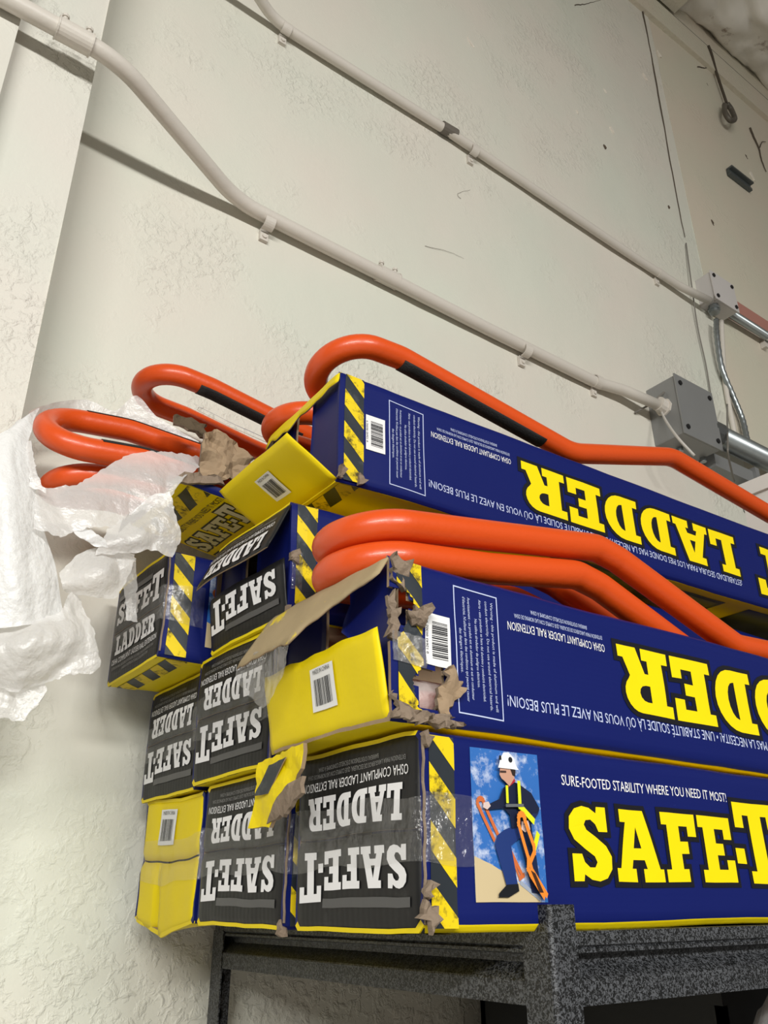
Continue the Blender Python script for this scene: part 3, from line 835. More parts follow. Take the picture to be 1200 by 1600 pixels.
obj('tie_wire', V, F, WIRE, None, None, True, label='thin wire hanging by the thick galvanized conduit', cat='wire')
# red stripe band
mb = MB(); mb.box((2.24, WY-.006, 1.79), (6, WY+.01, 1.888)); mb.build('painted_board', mat('red_band', (176, 124, 112), .6, var=.06), None, label='dull red band on the wall right of the small box', cat='board')
# bracket and hook near the ceiling
mb = MB(); a = Vector((2.52, WY-.012, 2.60)); mb.box(a, a+Vector((.15, .014, .012))); mb.box(a+Vector((0, -.012, .028)), a+Vector((.15, .014, .036))); mb.box(a+Vector((0, .004, .01)), a+Vector((.15, .014, .03)))
mb.build('metal_bracket', mat('bracket_steel', (92, 98, 98), .45, metal=.4), None, label='small grey metal channel fixed high on the wall', cat='bracket')
t = thing('hanging_hook', aty(1140, 188, WY-.03), 'dark wire and hook hanging from the top of the wall', 'hook')
DK = mat('dark_steel', (50, 50, 52), .4, metal=.6)
V, F = sweep(catmull([aty(1107, 72, WY-.02), aty(1112, 85, WY-.02), aty(1120, 115, WY-.015), aty(1135, 160, WY-.015)], 6), .006, 8); obj('wire', V, F, mat('wire_brown', (74, 64, 52), .7), t, None, True)
V, F = sweep(catmull([aty(1132, 164, WY-.02), aty(1133, 176, WY-.03), aty(1141, 188, WY-.035), aty(1148, 186, WY-.03), aty(1143, 172, WY-.02), aty(1136, 162, WY-.02)], 6), .011, 8); obj('hook', V, F, mat('hook_grey', (96, 90, 82), .5, metal=.3), t, None, True)

# insulation at the top right corner
def crumple(name, x0, x1, y0, y1, z, sag, m, seed, **k):
    V = []; F = []; n, q = 46, 36
    for i in range(n+1):
        for j in range(q+1):
            x = x0+(x1-x0)*i/n; y = y0+(y1-y0)*j/q
            e = math.sin(math.pi*i/n)**.4*math.sin(math.pi*j/q)**.4
            p = Vector((x*5, y*5, seed))
            d = sag*e*(.7+.5*noise.noise(p)) + .05*(abs(noise.noise(p*2.2))+.4*abs(noise.noise(p*5)))
            V.append((x+.03*noise.noise(p*1.7), y+.03*noise.noise(p*1.3+Vector((9, 0, 0))), z-d))
    for i in range(n):
        for j in range(q):
            a = i*(q+1)+j; F.append((a, a+1, a+q+2, a+q+1))
    o = obj(name, V, F, m, None, None, True, **k); s = o.modifiers.new('solid', 'SOLIDIFY'); s.thickness = .01; s.offset = 1
    return o
crumple('insulation_batt', 2.43, 3.9, .60, 1.142, 3.58, .10, mat('insulation_facing', (236, 232, 224), .32, coat=.2, var=.12, vscale=9, bump=.6, bscale=12, dirt=((112, 78, 54), 3.2, .60, .68)), 4, label='crumpled white faced insulation batt bulging down above the wall', cat='insulation')
crumple('insulation_batt', 2.42, 4.6, .1, .62, 3.62, .12, mat('insulation_brown', (118, 84, 60), .8, var=.4, vscale=7, bump=.6, bscale=30), 9, label='brown torn insulation batt beside the white one', cat='insulation')
mb = MB(); mb.box((2.20, .2, 3.44), (2.37, 1.14, 3.88)); mb.build('roof_joist', WALLR, None, label='pale roof joist end beside the insulation', cat='joist')

# ================================================================== SHELVING UNIT
HAM = bpy.data.materials.new('hammertone_black'); HAM.use_nodes = True
nt = HAM.node_tree; b = nt.nodes['Principled BSDF']; tc = nt.nodes.new('ShaderNodeTexCoord')
vo = nt.nodes.new('ShaderNodeTexNoise'); vo.inputs['Scale'].default_value = 420; vo.inputs['Detail'].default_value = 1; vo.inputs['Distortion'].default_value = 1.2
rp = nt.nodes.new('ShaderNodeValToRGB'); rp.color_ramp.elements[0].position = .46; rp.color_ramp.elements[1].position = .58
rp.color_ramp.elements[0].color = (*lin((20, 21, 22)), 1); rp.color_ramp.elements[1].color = (*lin((84, 86, 90)), 1)
bp = nt.nodes.new('ShaderNodeBump'); bp.inputs['Strength'].default_value = .5; bp.inputs['Distance'].default_value = .001
nt.links.new(tc.outputs['Object'], vo.inputs['Vector']); nt.links.new(vo.outputs['Fac'], rp.inputs[0]); nt.links.new(rp.outputs[0], b.inputs['Base Color'])
nt.links.new(vo.outputs['Fac'], bp.inputs['Height']); nt.links.new(bp.outputs[0], b.inputs['Normal'])
b.inputs['Roughness'].default_value = .42; b.inputs['Metallic'].default_value = .15
SX0, SX1, SY0, SY1, DZ = .529, 2.35, .513, 1.118, -.0215
sh = thing('shelving_unit', ((SX0+SX1)/2, (SY0+SY1)/2, FZ), 'black hammered-finish steel shelving unit carrying the cartons', 'shelf')
pw, pt = .032, .002
def angle_post(x, y, sx, sy, ztop):
    r = .004; o = []
    for k in range(7):
        a = math.pi/2*k/6; o.append((r-r*math.sin(a), r-r*math.cos(a)))          # rounded outer corner
    outl = [(.029, 0)]+o+[(0, pw), (pt, pw), (pt, pt+.001), (pt+.001, pt), (.029, pt)]
    V = []; F = []; n = len(outl)
    for z in (FZ, ztop):
        for (a, c) in outl: V.append((x+sx*a, y+sy*c, z))
    for k in range(n): F.append((k, (k+1) % n, n+(k+1) % n, n+k))
    F += [tuple(range(n)), tuple(range(2*n-1, n-1, -1))]
    p = obj('post', V, F, HAM, sh)
    return p
P1 = angle_post(SX0, SY0, 1, 1, -.001); P2 = angle_post(SX0, SY1, 1, -1, -.030); P3 = angle_post(SX1, SY0, -1, 1, -.004); P4 = angle_post(SX1, SY1, -1, -1, -.03)
# keyhole slots on the rear post's inner face
SLOT = mat('slot_black', (6, 6, 6), .9)
for k in range(6):
    z = -.095-.04*k; mb = MB()
    mb.box((SX0+.010, SY1-pt-.0012, z-.012), (SX0+.018, SY1-pt-.0002, z+.012)); mb.tube([(SX0+.014, SY1-pt-.0012, z+.010), (SX0+.014, SY1-pt-.0002, z+.010)], .007, 10)
    mb.build('slot', SLOT, P2)
PROF = [(0, DZ+.001), (0, DZ-.009), (.003, DZ-.0105), (.001, DZ-.012), (.001, DZ-.0145), (.014, DZ-.016), (.014, DZ-.022), (.0005, DZ-.033), (0, DZ-.0345), (0, DZ-.051), (.004, DZ-.051), (.02, DZ-.03), (.02, DZ+.001)]
def beam(a, b, inward, name='beam'):
    V = []; F = []; n = len(PROF)
    for p in (a, b):
        for o, z in PROF: V.append(Vector((p[0], p[1], 0))+Vector(inward)*o+Vector((0, 0, z)))
    for i in range(n): F.append((i, (i+1) % n, n+(i+1) % n, n+i))
    F += [tuple(range(n)), tuple(range(2*n-1, n-1, -1))]
    return obj(name, V, F, HAM, sh)
beam((SX0+.001, SY0+.02), (SX0+.001, SY1-.005), (1, 0, 0)); beam((SX0+.018, SY0+.001), (SX1-.018, SY0+.001), (0, 1, 0))
beam((SX0+.018, SY1-.001), (SX1-.018, SY1-.001), (0, -1, 0)); beam((SX1-.001, SY0+.02), (SX1-.001, SY1-.005), (-1, 0, 0))
DECK = mat('particle_board', (110, 86, 60), .8, var=.3, vscale=90)
mb = MB(); mb.box((SX0+.006, SY0+.006, DZ-.011), (SX1-.006, SY1-.006, DZ+.0005)); mb.build('deck', DECK, sh)
LZ = -.56
mb = MB(); mb.box((SX0+.004, SY0+.004, LZ-.012), (SX1-.004, SY1-.004, LZ)); mb.build('deck', DECK, sh)
for a, b_ in (((SX0, SY0, LZ-.04), (SX0+.02, SY1, LZ-.012)), ((SX0, SY0, LZ-.04), (SX1, SY0+.02, LZ-.012)), ((SX0, SY1-.02, LZ-.04), (SX1, SY1, LZ-.012)), ((SX1-.02, SY0, LZ-.04), (SX1, SY1, LZ-.012))):
    mb = MB(); mb.box(a, b_); mb.build('beam', HAM, sh)
# added dark bin blacking out the lower level, and a plastic bag
t = thing('dark_filler', (1.57, .86, LZ), 'added black bin on the shelf level below the cartons', 'bin')
mb = MB(); BK = mat('filler_black', (10, 10, 11), .6)
for a, b_ in (((.945, .66, LZ), (2.2, .67, -.10)), ((.945, 1.06, LZ), (2.2, 1.07, -.10)), ((.945, .66, LZ), (.955, 1.07, -.10)), ((2.19, .66, LZ), (2.2, 1.07, -.10)), ((.945, .66, LZ), (2.2, 1.07, LZ+.01))): mb.box(a, b_)
mb.build('body', BK, t); mb = MB(); mb.box((.935, .652, -.105), (2.21, 1.078, -.090)); mb.build('lid', BK, t)
V = []; F = []; n, m = 40, 24
for i in range(n):
    for j in range(m+1):
        a = 2*math.pi*i/n; ph = math.pi*j/m
        p = Vector((math.cos(a)*math.sin(ph), math.sin(a)*math.sin(ph), math.cos(ph)))
        rr = 1+.14*noise.noise(p*2.5)+.10*abs(noise.noise(p*6))
        V.append((.985+.155*p.x*rr, .590+.055*p.y*rr, LZ+.232+.232*max(-1, p.z*rr)))
for i in range(n):
    for j in range(m): F.append((i*(m+1)+j, i*(m+1)+j+1, ((i+1) % n)*(m+1)+j+1, ((i+1) % n)*(m+1)+j))
obj('plastic_bag', V, F, film('bag_film', (170, 170, 170), .45, .3, .12, .25, .9, 25), None, None, True, label='crumpled clear plastic bag on the shelf level below', cat='bag')

# ================================================================== CARTONS
L = 1.15
# --- bottom row
C1 = Carton((.413, .525, -.0195), L, .183, .1435, seed=1, label='front carton of the bottom row with the upright blue side and worker picture')
C1.make_body(rb=.0055, yrim=True); C1.side_art_upright(); C1.hazard_under(); f1 = C1.closed_end('black')
B1 = Carton((.413, .728, -.0205), L, .184, .1425, seed=2, label='middle carton of the bottom row with a black printed end')
B1.make_body(); B1.hazard_side(); B1.closed_end('black')
def crush1(p):
    e = math.exp(-max(p.x, 0)/.02); lo = 1 if p.z < .066 else .15
    return Vector((e*(.010*lo*math.exp(-((p.y-.108-.1*p.z)/.006)**2)+.0016*lo*math.sin(p.y*900)*(1 if p.y > .11 else 0)+.004*math.exp(-((p.z-.0695)/.008)**2)), 0, -.012*e*math.exp(-p.z/.02)*(1-abs(p.y/.086-1))))
A1 = Carton((.417, .928, -.0205), L, .172, .139, seed=3, amp=.0028, crush=crush1, label='crushed bottom carton by the wall with plain yellow end flaps')
A1.make_body(); fa, fb, ma, mb_ = A1.closed_end('yellow')
A1.barcode('', 0, 0, 0, 0, mp=ma, parent=fa, rot=lambda a, b: (.055+.048*b, .128-.040*a), caption=True)
# --- second row
A2 = Carton((.412, .945, .1205), L, .168, .141, seed=4, label='black-ended carton of the second row against the wall')
A2.make_body(); A2.closed_end('black')
B2 = Carton((.403, .752, .1245), L, .185, .142, seed=5, label='black-ended carton of the second row half hidden by the torn yellow flap')
B2.make_body(); B2.hazard_side(); B2.closed_end('black')
def crush2(p):
    return Vector((0, 0, -.010*math.exp(-((p.x-.0)**2+(p.y)**2)/.002)*(1 if p.z > .1 else 0)))
H1 = [(.026, .012), (.022, .034), (.032, .046), (.052, .050), (.058, .036), (.050, .012), (.036, .006)]
H2 = [(-.01, .066), (-.01, .112), (.012, .114), (.026, .098), (.016, .078), (.008, .064)]
C2 = Carton((.386, .525, .1285), L, .19, .138, seed=6, amp=.0022, label='torn open front carton of the second row with a hanging yellow end flap')
C2.make_body(holes=[H1, H2], top=False, rawrim=True); C2.side_art_upside()
# --- third row
A3 = Carton((.345, .932, .2645), L, .178, .137, seed=7, label='carton jutting out left by the wall with upright black end print')
A3.make_body(); A3.hazard_side(); A3.photo(.056, .02, .077, .112); A3.hazard_under(); A3.closed_end('black', flip=False)
B3 = Carton((.399, .726, .2685), L, .181, .135, seed=8, amp=.002, label='carton of the third row with its black end flaps bulging open')
B3.make_body()
B3.hazard_side()
T = textfit('¡ESTABILIDAD SEGURA PARA LOS PIES DONDE MAS LA NECESITA!', .742, .0345, .30, .0098, 180)
B3.decal('small_lettering', [(T, INKW2)], B3.side)
fb, mb1 = B3.flap('bottom', R(7)); ft, mt1 = B3.flap('top', R(25), depth=.064)
B3.end_art({'top': mt1, 'bottom': mb1}, {'top': ft, 'bottom': fb}, True)
B3.minor('near', .085); B3.minor('far', .07)
# --- top
TB = Carton((.437, .690, .4245), L, .185, .1435, yaw=R(-1.5), seed=9, label='topmost carton with a lifted yellow end flap and upside-down LADDER print')
TB.make_body(top=False); TB.side_art_upside(); TB.hazard_under(.005, .030)
TB.minor('near', .075); TB.minor('far', .07)
fy, my = TB.flap('bottom', R(58), [YEL, KRAFT], depth=.075)
TB.barcode('', 0, 0, 0, 0, mp=my, parent=fy, rot=lambda a, b: (.075+.036*b, .056-.036*a), caption=True)
TB.flap('top', R(14), [YEL, KRAFT], depth=.026, jag=lambda t: .55+.45*noise.noise(Vector((t*7, 1, 3)))+.3*t)
# dim picture printed on the underside
BRN = mat('underside_print_dark', (52, 40, 34), .35, dirt=((128, 92, 70), 14, .5, .65))
TB.decal('underside_print', [(rect(.36, .02, .72, .165), INKB), (rect(.37, .026, .71, .158), BRN)], TB.under)
TB.decal('underside_print', [(rect(.78, .02, 1.05, .165), INKB)], TB.under)
# --- tilted carton in the plastic
A4 = Carton((.338, .905, .488), .62, .18, .115, pitch=R(-8.0), seed=11, amp=.004, label='torn yellow-bottomed carton tilted at the top by the wall, wrapped in plastic')
H4 = [(-.01, .0), (-.01, .2), (.16, .2), (.13, .10), (.15, .06), (.09, .02)]
A4.make_body(holes=[H4], top=False, rawrim=True); A4.hazard_under(.014, .044)
T = textfit('SURE-FOOTED STABILITY WHERE YOU NEED IT MOST!', .064, -.03, .205, .0098, 90)
T = clip(T, 1, .004, .176)
A4.decal('caption', [(T, INKB)], A4.under)
f, o = slabfit('SAFE-T', .116, .010, .158, .036, 90); f2, o2 = slabfit('LADDER', .166, .010, .158, .036, 90)
UG = mat('underside_white_ink', (200, 196, 186), .45)
A4.decal('lettering', [(o+o2, INKB), (f+f2, UG)], A4.under)
# hidden neighbour that carries the top row on the right
# ------------------------------------------------------------------ torn details of the second-row carton
def S2(x, z, off=.002): return C2.side(x, z, off)
yf, myf = C2.flap('bottom', R(9), [YEL, KRAFT], depth=.073, y0=.004, y1=.196, jag=lambda t: 1+.05*noise.noise(Vector((t*6, 2, 0))))
C2.barcode('', 0, 0, 0, 0, mp=myf, parent=yf, rot=lambda a, b: (.083+.037*b, .060-.038*a), caption=True)
PEEL = mat('peeled_board', (160, 142, 108), .8, bump=.3, bscale=40, dirt=((214, 190, 50), 22, .60, .64))
C2.flap('top', R(33), [PEEL, KRAFT], depth=.068, y1=.205, jag=lambda t: min(1, .28+1.3*t)*(1+.18*noise.noise(Vector((t*9, 5, 0)))))
C2.minor('near', .095, jag=lambda v: .75+.35*noise.noise(Vector((v*5, 0, 2)))); C2.minor('far', .08)
scrap('torn_board', [S2(.052, .050), S2(.060, .052), S2(.074, .036), S2(.066, .020), S2(.050, .004), S2(.044, .010), S2(.048, .03)], C2.t, [KRAFT, KRAFTD], .004, .007, .008, 3, (0, -1, 0), res=.0035)
scrap('torn_board', [S2(.022, .080, .004), S2(.034, .082, .006), S2(.036, .094, .008), S2(.028, .098, .004), S2(.012, .088, .004)], C2.t, [KRAFTD], .005, .007, .008, 4, (0, -1, 0), res=.0035)
scrap('torn_board', [S2(.0, .128, .003), S2(.006, .139, .004), S2(.018, .134, .003), S2(.020, .118, .004), S2(.010, .108, .003), S2(.002, .114, .003)], C2.t, [KRAFTD], .006, .007, .008, 5, (0, -1, 0), res=.0035)
scrap('torn_board', [S2(-.003, .064, .003), S2(.004, .066, .003), S2(.007, .080, .004), S2(.003, .103, .003), S2(-.002, .100, .003)], C2.t, [KRAFTD], .004, .007, .008, 6, (0, -1, 0), res=.0035)
scrap('torn_board', [S2(.0, .002, .003), S2(.05, -.002, .003), S2(.075, .002, .003), S2(.05, .008, .003), S2(.02, .008, .003), S2(.0, .02, .003)], C2.t, [KRAFTD], .004, .007, .008, 7, (0, -1, 0), res=.0035)
# tape band round the corner
def taperect(car, x0, x1, z0, z1, seed, m=TAPE):
    V = []; F = []; n, q = 14, 10
    for i in range(n+1):
        for j in range(q+1):
            x = x0+(x1-x0)*i/n; z = z0+(z1-z0)*j/q
            V.append(car.side(x, z, .0018+.0035*abs(noise.noise(Vector((x*90, z*90, seed))))))
    for i in range(n):
        for j in range(q):
            a = i*(q+1)+j; F.append((a, a+q+1, a+q+2, a+1))
    return obj('packing_tape', V, F, m, car.t, None, False)
TAPEG = film('grey_crinkled_tape', (176, 176, 178), .32, .2, .12, .14, .9, 90)
taperect(C2, .001, .035, .044, .070, 2, TAPEG)
# hanging strip torn from the bottom panel
def X2(px, py, X=.378): return atx(px, py, X)
scrap('torn_strip', [X2(404, 1192), X2(474, 1160), X2(470, 1200), X2(448, 1236), X2(436, 1262), X2(420, 1292), X2(392, 1294), X2(398, 1236)], C2.t, [YEL, KRAFT], .004, .0015, .004, 11, (-1, 0, 0))
scrap('torn_strip', [X2(420, 1196, .3755), X2(446, 1183, .3755), X2(420, 1240, .3755), X2(398, 1244, .3755)], C2.t, [CHAR, KRAFT], .001, .0006, .001, 12, (-1, 0, 0))
scrap('torn_board', [X2(448, 1225, .376), X2(474, 1212, .376), X2(476, 1240, .376), X2(462, 1262, .376), X2(440, 1276, .376), X2(416, 1286, .376), X2(432, 1258, .376)], C2.t, [KRAFTD], .004, .004, .006, 13, (-1, 0, 0))
# crushed corners elsewhere
def crumb(car, x, z, s, seed, off=.003):
    rnd = random.Random(seed)
    pts = [car.side(x+s*math.cos(a)*rnd.uniform(.6, 1.1), z+s*1.3*math.sin(a)*rnd.uniform(.6, 1.1), off) for a in [k*math.pi/4 for k in range(8)]]
    scrap('torn_corner', pts, car.t, [KRAFTD], .005, .006, .009, seed, (0, -1, 0), res=.003)
crumb(C1, .001, .010, .009, 21); crumb(C1, .0, .028, .006, 22); crumb(C1, .004, .138, .006, 23); crumb(TB, .002, .008, .006, 24); crumb(TB, .030, .006, .006, 25)
crumb(B3, .002, .068, .007, 26); crumb(B3, -.002, .002, .006, 27); crumb(B1, -.001, .002, .004, 28)
# kraft edge lines where the end flaps meet the near side
for car in (C1, A3, B1, B2, A2):
    V, F = sweep([car.side(.0005, .006+(car.H-.012)*k/16, .0012+.0008*math.sin(k*1.9)) for k in range(17)], .0012, 5)
    obj('board_edge', V, F, KRAFTD, car.t)
taperect(C1, .001, .030, .050, .098, 7); taperect(A3, .001, .022, .05, .09, 8); taperect(B3, .001, .014, .03, .075, 9)

# ------------------------------------------------------------------ torn kraft around the tilted carton's mouth
def Y4(px, py, Y=.905): return aty(px, py, Y)
scrap('torn_board', [Y4(330, 672), Y4(372, 690), Y4(398, 715), Y4(378, 742), Y4(352, 752), Y4(318, 742), Y4(312, 705), Y4(318, 682)], A4.t, [KRAFT, KRAFTD], .005, .004, .016, 31, (0, -1, 0))
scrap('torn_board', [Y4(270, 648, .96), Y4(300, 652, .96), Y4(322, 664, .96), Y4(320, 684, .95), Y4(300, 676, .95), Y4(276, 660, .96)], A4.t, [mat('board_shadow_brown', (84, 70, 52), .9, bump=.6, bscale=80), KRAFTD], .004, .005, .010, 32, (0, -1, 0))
scrap('torn_board', [Y4(268, 752, .90), Y4(290, 738, .90), Y4(345, 745, .90), Y4(352, 756, .90), Y4(320, 757, .90), Y4(292, 756, .90)], A4.t, [KRAFTD], .006, .004, .008, 33, (0, -1, 0))
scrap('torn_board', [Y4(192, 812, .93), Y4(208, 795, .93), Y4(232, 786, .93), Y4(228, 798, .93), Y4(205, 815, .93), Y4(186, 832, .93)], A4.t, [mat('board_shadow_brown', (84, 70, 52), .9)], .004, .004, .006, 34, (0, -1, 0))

# ================================================================== ORANGE RAILS
RR = .0157
def rail(name, label, prof, xl, ynear, dy, dz=0, grips=(), r=RR, rad=.05, foot=None, yslope=0, group='orange ladder rails'):
    """prof: (x, z) of the near leg from the loop outward; far leg is offset by (dy, dz)"""
    off = Vector((0, dy, dz)); hw = off.length/2; un = off.normalized()
    P0 = Vector((prof[0][0], ynear, prof[0][1]))
    near = [Vector((x, ynear+yslope*(x-prof[0][0]), z)) for x, z in prof]
    near = fillet(near, rad, 8)
    d0 = (near[0]-near[1]).normalized()
    cen = near[0]+off/2; bend = []
    ext = max(.0, near[0].x-xl-RR)
    for k in range(1, 24):
        a = math.pi*k/24; bend.append(cen-un*hw*math.cos(a)+d0*hw*math.sin(a))
    pathp = near[::-1]+bend+[p+off for p in near]
    t = thing(name, P0, label, 'ladder rail', group)
    V, F = sweep(pathp, r, 22); tb = obj('tube', V, F, ORANGE, t, None, True)
    for (leg, x0, x1, ang, wd) in grips:
        src = [p+(off if leg else Vector()) for p in near]
        # resample the leg between x0 and x1
        pts = []
        for k in range(15):
            x = x0+(x1-x0)*k/14
            for a, b in zip(src, src[1:]):
                if min(a.x, b.x) <= x <= max(a.x, b.x)+1e-9 and abs(b.x-a.x) > 1e-9:
                    pts.append(a+(b-a)*((x-a.x)/(b.x-a.x))); break
        V = []; F = []; q = 8
        for i, p in enumerate(pts):
            tt = (pts[min(i+1, len(pts)-1)]-pts[max(0, i-1)]).normalized(); nn = Vector((0, -1, 0)); nn = (nn-tt*nn.dot(tt)).normalized(); bb = nn.cross(tt)
            if bb.z < 0: bb = -bb
            for j in range(q+1):
                a = R(ang-wd/2+wd*j/q); V.append(p+(r+.0009)*(math.cos(a)*nn+math.sin(a)*bb))
        for i in range(len(pts)-1):
            for j in range(q):
                a = i*(q+1)+j; F.append((a, a+q+1, a+q+2, a+1))
        g = obj('grip_strip', V, F, GRIP, t, None, True)
        s = g.modifiers.new('solid', 'SOLIDIFY'); s.thickness = .001
    if foot: foot(t)
    return t
# front pair lying in the torn carton
rail('ladder_rail', 'upper of the two orange rails lying on the torn front carton', [(.434, .3195), (.532, .335), (.70, .362), (.735, .356), (.945, .288), (1.2, .30), (1.4, .27)], .34, .562, .098)
rail('ladder_rail', 'lower of the two orange rails lying on the torn front carton', [(.434, .286), (.532, .2985), (.66, .320), (.695, .314), (.905, .240), (1.2, .235), (1.35, .2)], .344, .560, .098)
# pair on the topmost carton
def bracket(t):
    mb = MB(); mb.box((1.16, .80, .585), (1.235, .86, .66)); o = mb.build('foot_bracket', ORANGE, t); bv = o.modifiers.new('bevel', 'BEVEL'); bv.width = .004
rail('ladder_rail', 'tall orange rail with a black strip riding highest on the topmost carton', [(.507, .644), (.545, .646), (.862, .606), (1.118, .682), (1.40, .650), (1.7, .62)], .41, .715, .10, -.028, grips=[(0, .545, .80, -84, 84)], rad=.10)
rail('ladder_rail', 'low orange rail behind the tall one on the topmost carton', [(.490, .588), (.60, .590), (.95, .604), (1.2, .600), (1.35, .595)], .405, .815, .09, 0, grips=[(0, .5, .75, -60, 60)], foot=bracket)
# rail on the tilted carton
rail('ladder_rail', 'orange rail with a black strip rising against the wall above the plastic', [(.368, .702), (.405, .700), (.52, .682), (.80, .65)], .285, 1.0, .098, 0, grips=[(0, .385, .56, -84, 90)], rad=.1)
# two rails in the plastic
rail('ladder_rail', 'upper orange rail loop poking out of the torn white plastic', [(.238, .516), (.30, .524), (.46, .517), (.70, .484)], .16, .952, .072, .078, grips=[(0, .235, .40, 62, 60), (1, .225, .44, 75, 60)], rad=.1)
rail('ladder_rail', 'lower orange rail loop tucked under the upper one in the plastic', [(.250, .498), (.30, .509), (.46, .496), (.70, .464)], .18, .984, .078, .0, rad=.1)
# rail end still wrapped inside the torn carton
def sleeve(t):
    V, F = sweep([(.404, .556, .152), (.43, .556, .1525), (.46, .556, .1535), (.50, .556, .154)], [.020, .0205, .0195, .020], 16)
    obj('foam_sleeve', V, F, film('foam_sleeve_film', (225, 215, 212), .62, .3, .4, .05, .4, 60), t, None, True)
rail('ladder_rail', 'foam-wrapped orange rail seen through the hole in the torn front carton', [(.455, .150), (.6, .152), (1.2, .158)], .4, .556, .098, 0, foot=sleeve)

# ================================================================== PLASTIC SHEET
def sheet(name, rows, parent, m, amp=.012, freq=22, seed=0, n=14, tk=.0006, ragged=.0, stretch=(1, 1, .45)):
    """rows of (px, py, Y) control points -> smooth crumpled sheet"""
    C = [[aty(px, py, Y) for px, py, Y in r] for r in rows]
    C = [catmull(r, n) for r in C]
    cols = list(zip(*C)); G = [catmull(list(c), n) for c in cols]     # G[col][row]
    V = []; F = []; nc, nr = len(G), len(G[0])
    for i in range(nc):
        for j in range(nr):
            p = G[i][j]; q = Vector((p.x*stretch[0], p.y*stretch[1], p.z*stretch[2]))*freq+Vector((seed*5.3, 0, 0))
            d = 1.5*(abs(noise.noise(q*.45))-.25)+.7*(abs(noise.noise(q*1.0))-.25)+.28*(abs(noise.noise(q*2.4))-.25)
            e = 1
            if ragged and (j in (0, nr-1) or i in (0, nc-1)):
                p = p+Vector((noise.noise(p*140), 0, noise.noise(p*150+Vector((4, 0, 0)))))*ragged
            V.append(p+Vector((.35*noise.noise(q*1.3), -d, .3*noise.noise(q*1.1+Vector((0, 7, 0)))))*amp)
    for i in range(nc-1):
        for j in range(nr-1):
            a = i*nr+j; F.append((a, a+1, a+nr+1, a+nr))
    o = obj(name, V, F, m, parent, None, True)
    return o
pw_ = thing('plastic_wrap', aty(90, 1000, .95), 'torn white plastic sheet hanging over the rails at the left', 'plastic sheet')
sheet('left_drape', [[(26, 655, .93), (45, 648, .95), (58, 640, .98)], [(-20, 705, .90), (15, 700, .89), (46, 700, .91)], [(-30, 800, .89), (15, 800, .87), (58, 790, .90)], [(-35, 900, .89), (25, 900, .865), (86, 880, .90)], [(-35, 985, .89), (30, 975, .87), (104, 965, .90)]], pw_, PLASTIC, .010, 26, 1, stretch=(1, 1, .3))
sheet('back_film', [[(46, 642, 1.0), (90, 628, 1.04), (135, 624, 1.06), (180, 640, 1.06), (214, 617, 1.06), (250, 655, 1.05), (310, 690, 1.03)], [(50, 662, 1.02), (92, 652, 1.06), (135, 652, 1.065), (180, 664, 1.065), (214, 668, 1.06), (250, 690, 1.05), (312, 712, 1.03)]], pw_, PLASTIC2, .006, 24, 2, n=16)
sheet('front_film', [[(52, 760, .90), (110, 762, .905), (142, 742, .91), (198, 712, .915), (240, 706, .92), (290, 712, .925), (338, 716, .93)], [(52, 790, .89), (105, 795, .89), (150, 785, .89), (200, 760, .895), (240, 745, .90), (280, 745, .90), (300, 738, .90)], [(54, 830, .885), (95, 838, .88), (130, 826, .88), (175, 822, .885), (210, 800, .89), (250, 790, .895), (268, 770, .89)]], pw_, PLASTIC2, .010, 24, 3, ragged=.003)
sheet('right_lobe', [[(170, 828, .89), (205, 800, .89), (240, 775, .885), (262, 770, .88)], [(160, 850, .88), (200, 838, .875), (245, 820, .87), (284, 828, .875)], [(150, 868, .885), (200, 862, .88), (240, 860, .875), (270, 872, .88)]], pw_, PLASTIC2, .012, 26, 4, ragged=.003)
sheet('middle_lobe', [[(94, 890, .90), (130, 862, .895), (165, 858, .89), (212, 866, .89)], [(98, 908, .89), (140, 900, .88), (175, 895, .88), (206, 890, .885)], [(104, 924, .90), (135, 928, .89), (168, 936, .89), (186, 930, .89)]], pw_, PLASTIC2, .012, 24, 5, ragged=.002)
sheet('twisted_strip', [[(112, 812, .89), (132, 812, .885)], [(124, 838, .88), (150, 836, .875)], [(148, 856, .88), (168, 856, .88)]], pw_, PLASTIC, .012, 40, 6, ragged=.003)
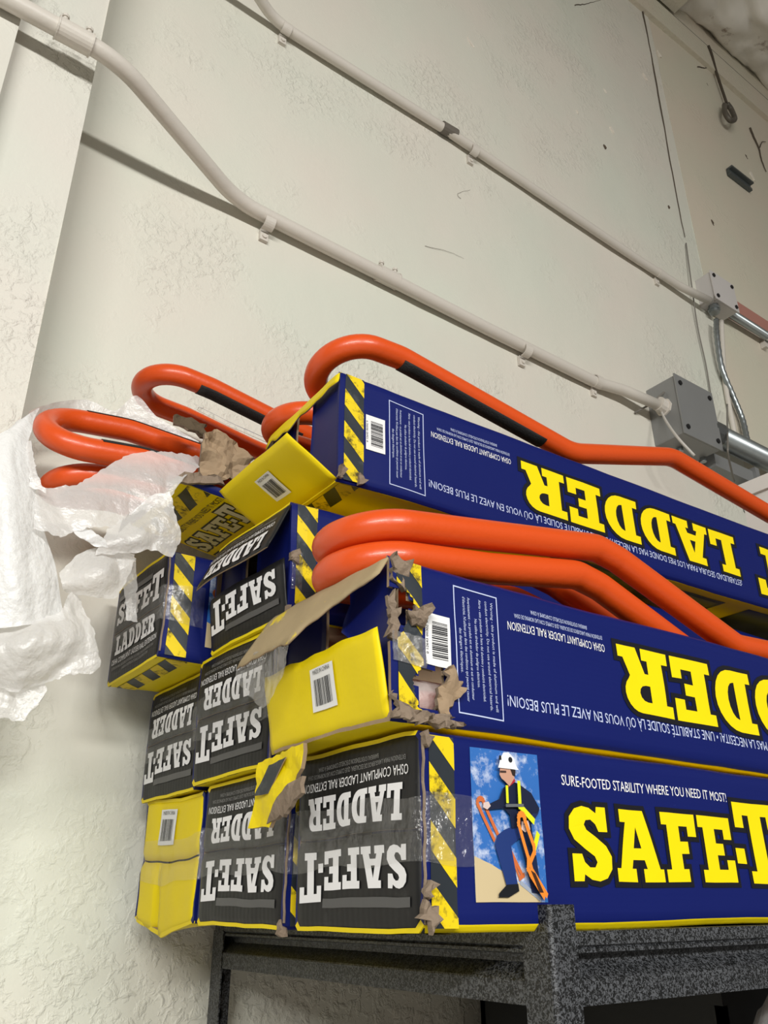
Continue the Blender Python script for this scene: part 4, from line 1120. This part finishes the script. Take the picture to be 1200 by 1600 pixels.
sheet('bottom_fold', [[(-25, 975, .90), (40, 968, .88), (90, 955, .88), (112, 925, .90), (130, 935, .90)], [(-25, 1010, .88), (35, 1005, .86), (85, 1000, .865), (120, 985, .88), (146, 990, .89)], [(-25, 1045, .89), (30, 1050, .875), (75, 1040, .875), (115, 1025, .885), (154, 1042, .89)], [(-25, 1062, .90), (28, 1078, .89), (52, 1072, .89), (80, 1064, .89), (100, 1058, .89)]], pw_, PLASTIC2, .014, 24, 7, ragged=.003)
sheet('hanging_tip', [[(-20, 1060, .905), (12, 1062, .90), (30, 1070, .90), (70, 1068, .895)], [(-20, 1095, .91), (8, 1098, .90), (32, 1100, .90), (74, 1085, .895)], [(-20, 1122, .91), (2, 1124, .905), (36, 1128, .90), (40, 1118, .90)]], pw_, PLASTIC2, .010, 24, 8, ragged=.003)
sheet('loop_edge', [[(40, 690, .91), (50, 690, .905)], [(46, 730, .895), (60, 735, .89)], [(46, 760, .89), (70, 768, .885)]], pw_, PLASTIC2, .006, 40, 9, ragged=.003)

sheet('loose_strip', [[(192, 868, .985), (212, 872, .985)], [(190, 905, .98), (214, 910, .98)], [(196, 940, .985), (212, 945, .985)], [(196, 968, .985), (216, 972, .985)]], pw_, PLASTIC2, .003, 40, 12, ragged=.002)
def sheetx(name, rows, parent, m, X, amp, freq, seed):
    return sheet(name, [[(px, py, atx(px, py, X).y) for px, py in r] for r in rows], parent, m, amp, freq, seed, n=10, ragged=.002)
sheetx('crumpled_tape', [[(384, 1026), (412, 1018), (440, 1010)], [(372, 1052), (405, 1058), (432, 1062)], [(388, 1082), (405, 1098), (424, 1100)]], C2.t, TAPEG, .352, .012, 40, 14)
# white carton end far right on top of the stack
t = thing('white_carton', (1.9, .86, .60), 'white carton end at the right edge behind the orange rail', 'carton')
mb = MB(); mb.box((1.6, .80, .60), (2.1, .87, .815)); mb.build('body', mat('white_board', (214, 210, 206), .5), t)
mb = MB(); mb.box((1.592, .795, .80), (2.105, .875, .832)); mb.build('lid', mat('white_board', (214, 210, 206), .5), t)
